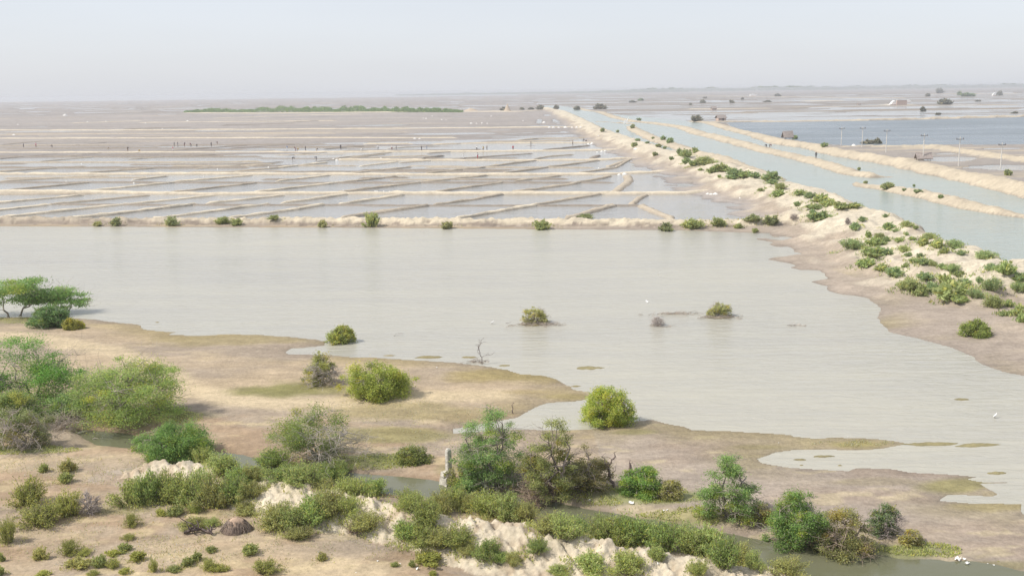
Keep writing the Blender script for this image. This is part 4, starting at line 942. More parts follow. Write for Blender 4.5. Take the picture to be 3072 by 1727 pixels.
# ------------------------------------------------------------------ boxes and other plain builders
class Box:
    def __init__(s): s.bm = bmesh.new()
    def box(s, c, size, rot=0.0, taper=1.0, bev=0.0):
        r = bmesh.ops.create_cube(s.bm, size=1.0)
        vs = r['verts']
        for v in vs:
            t = taper if v.co.z > 0 else 1.0
            v.co = Vector((v.co.x * size[0] * t, v.co.y * size[1] * t, v.co.z * size[2]))
        if bev > 0:
            es = list({e for v in vs for e in v.link_edges})
            rb = bmesh.ops.bevel(s.bm, geom=es, offset=bev, segments=2, affect='EDGES', profile=.6)
            vs = list({v for f in rb['faces'] for v in f.verts} | {v for v in vs if v.is_valid})
        mt = Matrix.Translation(c) @ Matrix.Rotation(rot, 4, 'Z')
        for v in vs: v.co = mt @ v.co
        return vs
    def prism(s, prof, y0, y1, c=(0, 0, 0), rot=0.0):
        mt = Matrix.Translation(c) @ Matrix.Rotation(rot, 4, 'Z')
        a = [s.bm.verts.new(mt @ Vector((x, y0, z))) for x, z in prof]; b = [s.bm.verts.new(mt @ Vector((x, y1, z))) for x, z in prof]
        n = len(prof); s.bm.faces.new(a); s.bm.faces.new(b[::-1])
        for i in range(n): s.bm.faces.new((a[i], b[i], b[(i + 1) % n], a[(i + 1) % n]))
    def cyl(s, a, b, r0, r1, n=8):
        a = Vector(a); b = Vector(b); d = b - a
        q = d.to_track_quat('Z', 'Y').to_matrix().to_4x4()
        r = bmesh.ops.create_cone(s.bm, cap_ends=True, segments=n, radius1=r0, radius2=r1, depth=d.length)
        for v in r['verts']: v.co = Matrix.Translation((a + b) / 2) @ q @ v.co
    def mesh(s, name, mt, rough=0.0, seed=0):
        if rough:
            rg = random.Random(seed)
            for v in s.bm.verts: v.co += Vector((rg.uniform(-1, 1), rg.uniform(-1, 1), rg.uniform(-1, 1))) * rough
        bmesh.ops.recalc_face_normals(s.bm, faces=s.bm.faces)
        me = bpy.data.meshes.new(name); s.bm.to_mesh(me); s.bm.free(); me.materials.append(mt); return me
def empty(name, loc, label, cat, group=None, rz=0):
    o = bpy.data.objects.new(name, None); COL.objects.link(o); o.location = loc; o.rotation_euler = (0, 0, rz)
    return tag(o, label, cat, group)

# stone boundary post by the creek
STONE = plain('lichened_stone', (.52, .49, .44), .95, .35, 9)
STONE2 = plain('crumbled_masonry', (.52, .49, .43), .95, .3, 7)
p = place(1347, 1446); s = p.y / FPX
post = empty('stone_post', p, 'weathered stone boundary post on a crumbled base at the creek', 'post', rz=.62)
b = Box(); b.box((0, 0, .79), (.25, .22, 1.46), 0, .93, .05); me = b.mesh('shaft', STONE, .012, 2)
link('shaft', me, post)
b = Box(); b.box((0, 0, 1.525), (.21, .19, .10), 0, .7, .04); link('cap', b.mesh('cap', STONE, .006, 3), post)
b = Box(); b.box((-.16, -.06, .13), (.50, .46, .38), .15, .9, .05); link('plinth', b.mesh('plinth', STONE2, .03, 4), post)
b = Box(); b.box((-.24, -.05, .44), (.28, .30, .26), -.1, .85, .05); link('plinth_block', b.mesh('plinth_block', STONE2, .025, 5), post)

# domed brush heap, fallen log, twig ball, snag, stump
def dome_heap(px, base, wpx, hpx, label, seed):
    p, D, w, h = metric(px, base, wpx, hpx)
    root = empty('brush_heap', p, label, 'heap')
    n, m_ = 40, 16; V = []; C = []
    rg = np.random.RandomState(seed)
    for i in range(m_ + 1):
        t = i / m_; z = h * (1 - t ** 1.6); r = w * .5 * (t ** .75)
        for j in range(n):
            a = 6.283 * j / n; g = 1 + .10 * math.sin(3 * a + 1) + .05 * rg.normal() * t
            V.append((r * g * math.cos(a), r * g * math.sin(a) * .8, z - .04 * t))
            top = np.array((.40, .29, .21)); low = np.array((.17, .13, .105)); k = min(1, max(0, (t - .35) * 2.4 + .15 * rg.normal()))
            C.append(top * (1 - k) + low * k)
    q = [(i * n + j, i * n + (j + 1) % n, (i + 1) * n + (j + 1) % n, (i + 1) * n + j) for i in range(m_) for j in range(n)]
    link('mound', new_mesh('mound', V, q, np.array(C), True, [BARK]), root)
    T = Tubes()
    for i in range(260):
        a = rg.rand() * 6.283; t0 = rg.uniform(.35, .9); t1 = min(1.08, t0 + rg.uniform(.2, .5))
        def pt(t, da, lift): r = w * .5 * t ** .75; return (r * math.cos(a + da), r * .8 * math.sin(a + da), max(.0, h * (1 - min(1, t) ** 1.6)) + lift)
        T.seg(pt(t0, 0, .03), pt(t1, rg.normal() * .12, .02), .012, .006, tuple(np.array((.22, .175, .145)) * rg.uniform(.5, 1.6)))
    link('dry_roots', T.mesh('dry_roots'), root)
dome_heap(710, 1598, 100, 50, 'brown domed heap with dark fibrous flanks beside the fallen log', 3)

def log_thing(pts_px, r0, r1, label, col, seed, twigs=8):
    pts = [place(x, y) + Vector((0, 0, lift)) for x, y, lift in pts_px]
    o = pts[0]; T = Tubes(); rg = np.random.RandomState(seed)
    L = [np.array(q - o) for q in pts]
    full = []
    for a, b_ in zip(L[:-1], L[1:]): full += bend(a, b_, rg, 4, .05)[:-1]
    full.append(L[-1]); T.path(full, r0, r1, col)
    root = empty('fallen_log', o, label, 'log')
    link('trunk', T.mesh('trunk'), root)
    for i in range(twigs):
        T = Tubes(); a = np.array(full[rg.randint(1, len(full))]); e = a + np.array([rg.normal() * .35, rg.normal() * .25, abs(rg.normal()) * .25])
        T.path(bend(a, e, rg, 3, .2), r1 * .7, .012, tuple(np.array(col) * rg.uniform(.8, 1.5)))
        link('branch_stub', T.mesh('branch_stub'), root)
log_thing([(552, 1603, .10), (580, 1597, .13), (605, 1596, .14), (635, 1606, .08)], .085, .06, 'fallen dark log with a pale sawn end beside the brown heap', (.14, .11, .10), 4, 14)
plant('dead_bush', 'dry round ball of grey twigs among the low olive shrubs', 'bush', *R7(690, 995), 190 * K, 185 * K, 'dead', G_OLV, seed=50, twig=(.34, .30, .28))
plant('dead_bush', 'dry reddish twigs at the foot of the chalk bank', 'bush', *R8(100, 1130), 130 * K, 80 * K, 'dead', G_OLV, seed=51, twig=(.30, .23, .19))
plant('dead_bush', 'small grey driftwood bush on the crest where the banks meet', 'bush', *R3(1250, 1190), 45 * K, 48 * K, 'dead', G_OLV, seed=52, twig=(.25, .21, .20))
plant('dead_bush', 'dry grey brush on the sandy slope where the banks meet', 'bush', *R3(835, 1155), 70 * K, 40 * K, 'dead', G_OLV, seed=53, twig=(.36, .31, .28))

def snag(px, base, hpx, label, seed, r=.09, forks=5, name='dead_snag'):
    p = place(px, base); s = p.y / FPX; h = hpx * s / math.cos(math.atan2(CAM_H, p.y)); rg = np.random.RandomState(seed)
    root = empty(name, p, label, 'snag')
    T = Tubes(); col = (.17, .13, .12)
    tr = bend((0, 0, -.1), (-.12 * h, 0, h * .62), rg, 5, .08); T.path(tr, r, r * .55, col); link('trunk', T.mesh('trunk'), root)
    for i in range(forks):
        T = Tubes(); a = np.array(tr[rg.randint(2, len(tr))]); e = a + np.array([rg.normal() * .16 * h, rg.normal() * .1 * h, rg.uniform(.15, .42) * h])
        pp = bend(a, e, rg, 4, .16); T.path(pp, r * .45, .010, col)
        for q in range(3):
            e2 = np.array(pp[-1 - q % 3]) + np.array([rg.normal() * .1 * h, rg.normal() * .08 * h, rg.uniform(.02, .16) * h]); T.path(bend(pp[-1 - q % 3], e2, rg, 2, .15), .013, .006, col)
        link('branch', T.mesh('branch'), root)
snag(1838, 1462, 128, 'tall dark dead snag with bare forked branches on the creek bank', 3)
snag(1896, 1425, 52, 'broken dark stump rising from the green thorn bush', 5, .12, 1, 'broken_stump')
snag(1447, 1092, 78, 'thin bare pinkish sapling at the end of the mud spit', 17, .03, 5, 'dead_sapling')
snag(1540, 1240, 42, 'short dark stick standing in the shallow inlet', 8, .035, 1, 'dead_stick')

# driftwood in the pond
def driftwood(px, py, wpx, dpx, label, n, seed, col=(.46, .40, .34), lift=.22):
    c = place(px, py); s = c.y / FPX; W = wpx * s; Dp = abs(P(px, py - dpx).y - P(px, py + dpx).y) * .5
    rg = np.random.RandomState(seed); T = Tubes()
    for i in range(n):
        x = rg.normal() * .24 * W; y = rg.normal() * .3 * Dp; L = rg.uniform(.2, .7) * min(1.3, .3 + W * .2); a = rg.normal() * .7
        e = np.array([math.cos(a), math.sin(a), rg.uniform(-.05, .25)]) * L
        z = abs(rg.normal()) * lift * .4 * math.exp(-abs(x) / (W * .3))
        T.path(bend((x, y, z), (x + e[0], y + e[1], max(.01, z + e[2])), rg, 2, .12), max(.014, c.y * .00022), max(.007, c.y * .00012), tuple(np.array(col) * rg.uniform(.55, 1.5)))
    o = link('driftwood', T.mesh('driftwood'), None, c)
    tag(o, label, 'driftwood', 'drifted sticks in the pond')
driftwood(1605, 973, 150, 11, 'wide raft of drifted sticks round the olive pond bush', 150, 1)
driftwood(2155, 951, 130, 9, 'bank of drifted sticks round the sparse pond bush', 130, 2)
driftwood(2020, 942, 150, 5, 'long pale floating branch in front of the sparse pond bush', 80, 3)
driftwood(1973, 979, 70, 5, 'few sticks under the bare pond bush', 26, 4)
driftwood(2390, 977, 64, 4, 'single pale branch afloat in open water towards the beach', 24, 5, (.52, .46, .40))
driftwood(1425, 1086, 80, 6, 'pinkish brushwood under the bare sapling at the spit', 50, 6, (.40, .34, .29))
driftwood(1192, 1006, 24, 2, 'small twig poking from the pond near the silver puddle', 6, 7, (.45, .42, .38), .5)
driftwood(282, 1316, 34, 3, 'pale stick floating in the small brown pool', 6, 8, (.60, .55, .48), .1)

# ------------------------------------------------------------------ huts, tents and poles out on the flats
THATCH = plain('thatch', (.30, .26, .24), .95, .3, 3)
DARKW = plain('dark_wood', (.13, .11, .11), .9, .2, 3)
WHITE = plain('white_sheet', (.82, .82, .80), .6, .04, 2)
BRICKW = plain('mud_wall', (.50, .38, .32), .95, .15, 2)
POLE = plain('concrete_pole', (.62, .60, .56), .9, .1, 2)
def hut(px, base, wpx, hpx, label, roof_share, rz=.2, stilts=False):
    p = place(px, base); s = p.y / FPX; w = wpx * s; h = hpx * s; d = w * .75
    root = empty('hut', p, label, 'hut', 'huts on the flats', rz)
    e = h * (1 - roof_share)
    b = Box(); z0 = .5 if stilts else -.2
    b.box((0, 0, (z0 + e) / 2), (w * .8, d * .8, e - z0)); link('wall', b.mesh('wall', DARKW if stilts else BRICKW), root)
    b = Box(); b.prism([(-d * .55, e - .1), (-d * .5, e - .25), (0, h - .2), (d * .5, e - .25), (d * .55, e - .1), (0, h)], -w * .5, w * .5, rot=math.pi / 2)
    link('roof', b.mesh('roof', THATCH, .05, 1), root)
    b = Box(); b.box((w * .1, -d * .41, z0 + (e - z0) * .42), (w * .16, .08, (e - z0) * .8)); link('doorway', b.mesh('doorway', DARKW), root)
    if stilts:
        for sx in (-1, 1):
            for sy in (-1, 1):
                b = Box(); b.cyl((sx * w * .36, sy * d * .36, -.5), (sx * w * .36, sy * d * .36, .55), .07, .06, 6); link('stilt', b.mesh('stilt', DARKW), root)
hut(*R3(790, 548), 78 * K, 62 * K, 'thatched hut on stilts at the corner of the canal bank', .72, .12, True)
hut(*R3(1815, 706), 116 * K, 60 * K, 'dark thatched hut half hidden behind the canal bank', .7, -.1, True)
hut(*R3(287, 405), 76 * K, 40 * K, 'far pinkish hut at the head of the dark pond', .55, .3)
hut(*R3(235, 326), 42 * K, 24 * K, 'small dark hut on a thin far bund', .6, .1)
hut(*R3(1330, 287), 30 * K, 14 * K, 'tiny hut out on the flats before the white tents', .6, .1)
def tent(px, base, wpx, hpx, label, shape, cat='tent'):
    p = place(px, base); s = p.y / FPX; w = wpx * s; h = hpx * s
    root = empty('salt_store', p, label, cat, 'white stores far out on the flats')
    b = Box(); pr = [(w * x, h * z) for x, z in shape]
    b.prism(pr, -w * .3, w * .3); link('cover', b.mesh('cover', WHITE), root)
    b = Box(); b.box((0, -w * .1, h * .08), (w * .9, w * .7, h * .12)); link('plinth', b.mesh('plinth', BRICKW), root)
tent(*R3(1585, 290), 66 * K, 34 * K, 'white salt store with a long sloping sheet beside the round one', [(-.5, 0), (-.3, .25), (-.05, .85), (.12, 1), (.35, .95), (.5, .5), (.5, 0)])
tent(*R3(1703, 270), 32 * K, 20 * K, 'small round white salt store beside the sloping one', [(-.5, 0), (-.5, .5), (-.25, .95), (.2, 1), (.5, .5), (.5, 0)])
tent(*R3(530, 223), 46 * K, 15 * K, 'long white shed far off below the tree line', [(-.5, 0), (-.5, .8), (0, 1), (.5, .8), (.5, 0)], 'shed')
tent(*R3(2347, 220), 26 * K, 22 * K, 'small pale store next to a dark bush far out', [(-.5, 0), (-.4, .5), (.1, 1), (.5, .6), (.5, 0)])
p = place(*R3(1650, 290)); s = p.y / FPX
o = empty('wall', p, 'low reddish wall between the two white salt stores', 'wall')
b = Box(); b.box((0, 0, 7 * s), (30 * s, 2, 14 * s)); link('masonry', b.mesh('masonry', BRICKW), o); b = Box(); b.box((0, 0, 14.6 * s), (30 * s, 2.3, 1.0 * s)); link('coping', b.mesh('coping', WHITE), o)

tops = []
for i, (x, y0, y1, who) in enumerate([(1195, 458, 592, 'first utility pole, standing by the end of the canal bank'), (1352, 455, 604, 'second utility pole, beside the two dark bushes'), (1533, 475, 645, 'third utility pole, past the two dark bushes'), (1812, 508, 702, 'fourth utility pole, in front of the dark thatched hut'), (2080, 533, 745, 'fifth utility pole, past the dark thatched hut'), (2398, 575, 752, 'sixth utility pole, the last before the frame ends')]):
    px, py = R3(x, y1); p = P(px, py, .2); s = p.y / FPX; h = (y1 - y0) * K * s
    root = empty('utility_pole', p, who, 'pole', 'utility poles beyond the canals', .35)
    r = max(.10, .36 * s)
    b = Box(); b.cyl((0, 0, -.6), (0, 0, h), r * 1.15, r * .8, 8); link('shaft', b.mesh('shaft', POLE), root)
    b = Box(); b.box((0, 0, h - .5), (2.0, .12, .12)); link('crossarm', b.mesh('crossarm', DARKW), root)
    for q in (-1, 0, 1):
        b = Box(); b.cyl((q * .9, 0, h - .42), (q * .9, 0, h - .15), .08, .05, 6); link('insulator', b.mesh('insulator', DARKW), root)
    tops.append(Vector((p.x, p.y, p.z + h - .2)))
WIRE = plain('wire', (.42, .41, .40), .7)
T = Tubes()
for a, b_ in zip(tops[:-1], tops[1:]):
    pts = [np.array(a.lerp(b_, t / 8)) - np.array([0, 0, 1.2 * (1 - (2 * t / 8 - 1) ** 2)]) for t in range(9)]
    T.path(pts, .018, .018, (.5, .5, .5))
tag(link('power_line', T.mesh('power_line')), 'thin power line strung along the utility poles', 'wire')

# sluice gate and sand heap
p = place(*R2(2145, 430)); s = p.y / FPX
o = empty('sluice_gate', p, 'white sluice gate with a tilted arm where two canal banks meet', 'gate')
b = Box(); b.box((0, 0, 5 * s), (12 * s, 1.2, 10 * s), 0, .9); link('gate_wall', b.mesh('gate_wall', WHITE), o)
b = Box(); b.cyl((3 * s, 0, 8 * s), (9 * s, 0, 19 * s), .22, .16, 6); link('arm', b.mesh('arm', WHITE), o)
def heap(name, px, base, wpx, hpx, label, cat, mt, group=None, seed=0, pointy=1.0):
    p = place(px, base); s = p.y / FPX; w = max(wpx * s, .3); h = max(hpx * s, .15); rg = np.random.RandomState(seed)
    n, m_ = 14, 6; V = []
    for i in range(m_ + 1):
        t = i / m_
        for j in range(n):
            a = 6.283 * j / n; g = 1 + .22 * rg.normal() * t * (1 - t) * 2 + .15 * math.sin(2 * a + seed)
            V.append((w * .5 * t * g * math.cos(a), w * .42 * t * g * math.sin(a), h * (1 - t ** pointy) * (1 + .12 * rg.normal() * t) - .03 * (t == 1)))
    q = [(i * n + j, (i + 1) * n + j, (i + 1) * n + (j + 1) % n, i * n + (j + 1) % n) for i in range(m_) for j in range(n)]
    o = link(name, new_mesh(name, V, q, None, True, [mt]), None, p)
    return tag(o, label, cat, group)
SANDM = plain('heaped_sand', (.45, .37, .28), .95, .12, 1)
heap('sand_heap', *R2(1253, 336), 56 * K, 58 * K, 'steep sand heap beside bushes at the far edge of the pans', 'heap', SANDM, None, 3, .8)
heap('sand_heap', *R2(980, 334), 120 * K, 20 * K, 'long low sand heap at the end of the green thicket', 'heap', SANDM, None, 4, 1.4)

salt = ([(R1(x, y), w) for x, y, w in [(492, 370, 30), (135, 438, 12), (105, 516, 20), (1415, 411, 16), (1097, 428, 12), (1225, 470, 14), (615, 733, 14), (500, 873, 24), (25, 866, 14), (1010, 877, 14), (1640, 771, 10), (2025, 760, 16), (1535, 830, 10), (2555, 948, 22), (1255, 1006, 14), (1160, 1015, 12), (1110, 1026, 24), (1060, 1032, 22), (1035, 1036, 16), (1730, 1013, 10), (2515, 698, 16), (2540, 705, 20), (2565, 700, 18), (660, 418, 14), (800, 414, 12)]]
  + [(R2(x, y), w) for x, y, w in [(15, 946, 40), (178, 946, 10), (255, 941, 14), (270, 941, 12), (320, 941, 9), (363, 943, 9), (610, 941, 9), (1033, 948, 10), (980, 1048, 10), (1010, 1048, 9), (1037, 1048, 9), (1632, 1044, 16), (1940, 765, 12), (2080, 806, 18), (2095, 816, 24), (2135, 812, 32), (1862, 582, 16), (1890, 582, 26), (1965, 640, 22), (1990, 638, 22), (1930, 645, 14), (2220, 624, 30), (640, 393, 14), (618, 391, 8), (757, 402, 14), (790, 404, 8), (980, 430, 20), (1020, 430, 10), (1060, 428, 14), (1100, 430, 10), (1370, 410, 10), (1530, 424, 28), (1570, 461, 24), (1600, 461, 22), (1640, 461, 18), (1690, 461, 28), (1740, 461, 18), (1775, 460, 22), (1805, 459, 20), (555, 544, 22), (590, 545, 16), (1130, 376, 10), (685, 376, 10), (300, 702, 36), (1940, 524, 10)]]
  + [(R3(x, y), w) for x, y, w in [(190, 961, 26), (215, 964, 24), (248, 963, 36), (1290, 596, 30), (432, 991, 8)]])
items = []
for i, ((x, y), w) in enumerate(salt):
    o = heap('salt_heap', x, y, w * K * 1.15, max(2.2, w * K * .42), None, 'salt heap', SALT, 'white salt heaps among the pans', i, 1.3)
    items.append((o, x, y, 'small' if w < 13 else ('big' if w > 23 else 'middling')))
MARKS_W = [('the end of the broad pale bund', 2200, 572), ('the crook in the double cross bund', 1870, 530), ('the worker in red', 1539, 450), ('the digging gang', 560, 440), ('the thicket', 900, 340), ('the far edge of the dike', 1760, 380), ('the sand heap', 1525, 330), ('the pale middle bund', 1100, 579), ('the crossing of pale bunds', 420, 612), ('the bare far pans', 150, 390), ('the workers in white', 1140, 452), ('the end of the dark bunds', 60, 545)]
name_all(items, MARKS_W, '{adj} white salt heap, {ord}{rel} {mark}')

# ------------------------------------------------------------------ litter on the near shore
items = []
for i, (x, y, w, up) in enumerate([(*R8(2185, 903), 40, 1), (*R8(1872, 877), 14, 1), (*R8(2430, 958), 16, 1), (*R8(2455, 955), 16, 1), (*R8(572, 1400), 24, 2), (*R8(443, 1360), 14, 1), (*R8(275, 1338), 14, 1), (*R9(2075, 1327), 50, 1), (*R9(2125, 1325), 26, 1), (*R9(2145, 1358), 30, 2), (*R9(2345, 1368), 14, 1), (*R9(2300, 1358), 10, 1), (*R9(1245, 640 - 238), 10, 1), (*R9(723, 448), 10, 1), (*R9(110, 870), 12, 1), (*R5(720, 822), 12, 1), (*R7(1745, 683), 20, 1), (*R8(940, 780), 12, 2), (*R8(2390, 1365), 20, 2), (*R8(110, 1425), 10, 1)]):
    p = place(x, y); s = p.y / FPX; ww = w * K * s; rg = np.random.RandomState(300 + i)
    V = []; n = 5
    for a in range(n):
        for b_ in range(n): V.append(((a / 4 - .5) * ww, (b_ / 4 - .5) * ww * .8, .02 + abs(rg.normal()) * .22 * ww * up))
    q = [(a * n + b_, (a + 1) * n + b_, (a + 1) * n + b_ + 1, a * n + b_ + 1) for a in range(n - 1) for b_ in range(n - 1)]
    o = link('paper_scrap', new_mesh('paper_scrap', V, q, None, False, [WHITE]), None, p, (0, 0, rg.rand() * 6))
    tag(o, None, 'litter', 'white scraps lying about'); items.append((o, x, y, 'big' if w > 24 else 'small'))
name_all(items, MARKS_M + [('the bottom corner mud', 2900, 1690), ('the round yellow green pond bush', 1830, 1280), ('the grassy islets', 2500, 1330), ('the mud spit', 1350, 1100), ('the stump in the thorn bush', 1900, 1480)], '{adj} white scrap on the ground, {ord}{rel} {mark}')

# egrets over and on the pond
def egret(px, py, label, fly, z=0.0):
    p = P(px, py, z) if fly else place(px, py)
    root = empty('egret', p, label, 'bird', None, .6); root.scale = (.42, .42, .42)
    b = Box(); b.cyl((-.28, 0, .25 if not fly else 0), (.22, 0, .36 if not fly else .05), .05, .13, 8); b.cyl((.2, 0, .36 if not fly else .05), (.42, 0, .62 if not fly else .12), .07, .03, 6); b.cyl((.40, 0, .6 if not fly else .12), (.56, 0, .58 if not fly else .11), .04, .01, 6)
    link('body', b.mesh('body', WHITE), root)
    if fly:
        for sgn in (-1, 1):
            b = Box(); b.prism([(-.16, 0), (.16, .01), (.10, .04), (-.1, .04)], 0, sgn * .55); me = b.mesh('wing', WHITE); o = link('wing', me, root, (0, 0, .03), (sgn * .45, 0, 0))
    else:
        for q in (-.04, .06):
            b = Box(); b.cyl((0, q, 0), (.03, q, .3), .02, .015, 6); link('leg', b.mesh('leg', DARKW), root)
egret(*R5(2312, 328), 'white bird flying low over the pond', True, 1.2)
egret(*R5(1136, 492), 'small white bird standing in the pond by the stick raft', False)
egret(*R9(2352, 258), 'white bird standing in the shallows by a dark streak', False)

# ------------------------------------------------------------------ salt workers
def person_mesh(pose, seed):
    """one skinned body, coloured by legs, cloth, shirt, skin and hair"""
    if pose == 'stand':
        J = dict(pel=(0, 0, .92), che=(0, .02, 1.32), neck=(0, .03, 1.48), head=(0, .0, 1.62), top=(0, 0, 1.70), hl=(-.1, 0, .86), hr=(.1, 0, .86), kl=(-.12, -.03, .48), kr=(.12, .03, .48), al=(-.13, .05, .07), ar=(.13, .10, .07), fl=(-.14, -.12, .03), fr=(.14, -.06, .03), sl=(-.19, .02, 1.40), sr=(.19, .02, 1.40), el=(-.27, 0, 1.12), er=(.27, -.02, 1.12), wl=(-.25, -.12, .90), wr=(.26, -.14, .92))
    elif pose == 'rake':
        J = dict(pel=(0, .1, .90), che=(0, -.12, 1.24), neck=(0, -.22, 1.38), head=(0, -.30, 1.48), top=(0, -.34, 1.56), hl=(-.1, .1, .84), hr=(.1, .1, .84), kl=(-.13, -.05, .47), kr=(.13, .16, .47), al=(-.14, -.02, .07), ar=(.14, .28, .07), fl=(-.15, -.18, .03), fr=(.15, .14, .03), sl=(-.19, -.14, 1.31), sr=(.19, -.14, 1.31), el=(-.24, -.34, 1.10), er=(.24, -.30, 1.12), wl=(-.10, -.52, .98), wr=(.12, -.50, 1.0))
    else:
        J = dict(pel=(0, .12, .82), che=(0, -.26, .92), neck=(0, -.42, .90), head=(0, -.53, .85), top=(0, -.60, .80), hl=(-.1, .12, .78), hr=(.1, .12, .78), kl=(-.13, -.04, .44), kr=(.13, .0, .44), al=(-.14, .06, .07), ar=(.14, .10, .07), fl=(-.15, -.10, .03), fr=(.15, -.06, .03), sl=(-.19, -.34, .90), sr=(.19, -.34, .90), el=(-.22, -.40, .62), er=(.22, -.40, .62), wl=(-.14, -.46, .36), wr=(.14, -.44, .36))
    R = dict(pel=.15, che=.16, neck=.06, head=.105, top=.075, hl=.10, hr=.10, kl=.068, kr=.068, al=.045, ar=.045, fl=.04, fr=.04, sl=.075, sr=.075, el=.048, er=.048, wl=.036, wr=.036)
    E = [('pel', 'che'), ('che', 'neck'), ('neck', 'head'), ('head', 'top'), ('pel', 'hl'), ('pel', 'hr'), ('hl', 'kl'), ('hr', 'kr'), ('kl', 'al'), ('kr', 'ar'), ('al', 'fl'), ('ar', 'fr'), ('che', 'sl'), ('che', 'sr'), ('sl', 'el'), ('sr', 'er'), ('el', 'wl'), ('er', 'wr')]
    ks = list(J); me = bpy.data.meshes.new('body'); me.from_pydata([J[k] for k in ks], [(ks.index(a), ks.index(b_)) for a, b_ in E], [])
    o = bpy.data.objects.new('body', me); COL.objects.link(o)
    o.modifiers.new('skin', 'SKIN'); ss = o.modifiers.new('sub', 'SUBSURF'); ss.levels = 1; ss.render_levels = 1
    for i, k in enumerate(ks):
        v = me.skin_vertices[0].data[i]; v.radius = (R[k], R[k]); v.use_root = (k == 'pel')
    dg = bpy.context.evaluated_depsgraph_get(); out = bpy.data.meshes.new_from_object(o.evaluated_get(dg))
    bpy.data.objects.remove(o)
    hd = Vector(J['head']); tp = Vector(J['top']); pz = Vector(J['pel'])
    for q in range(4): out.materials.append(None)
    K_ = {k: Vector(v) for k, v in J.items()}
    for f in out.polygons:
        c = f.center; near = min(K_, key=lambda k: (K_[k] - c).length)
        f.material_index = 0
        if near in ('pel', 'hl', 'hr', 'kl', 'kr'): f.material_index = 1
        if near in ('che', 'sl', 'sr', 'el', 'er'): f.material_index = 2
        if near == 'top' or (near == 'head' and (c - hd).dot(tp - hd) > .02 or (near == 'head' and c.y > hd.y + .05)): f.material_index = 3
        f.use_smooth = True
    return out
BODY = {k: person_mesh(k, 1) for k in ('stand', 'rake', 'stoop')}
SKIN = plain('skin', (.20, .115, .07), .7, .05)
HAIR = plain('hair', (.03, .025, .022), .7, .1)
CL = {k: plain('cloth_' + k, c, .9, .1, 5) for k, c in dict(dark=(.06, .055, .07), maroon=(.22, .06, .07), red=(.50, .07, .10), pink=(.70, .35, .40), white=(.78, .77, .75), blue=(.20, .28, .45), yellow=(.62, .46, .10), tan=(.42, .31, .20), grey=(.30, .30, .32), brown=(.20, .12, .08)).items()}
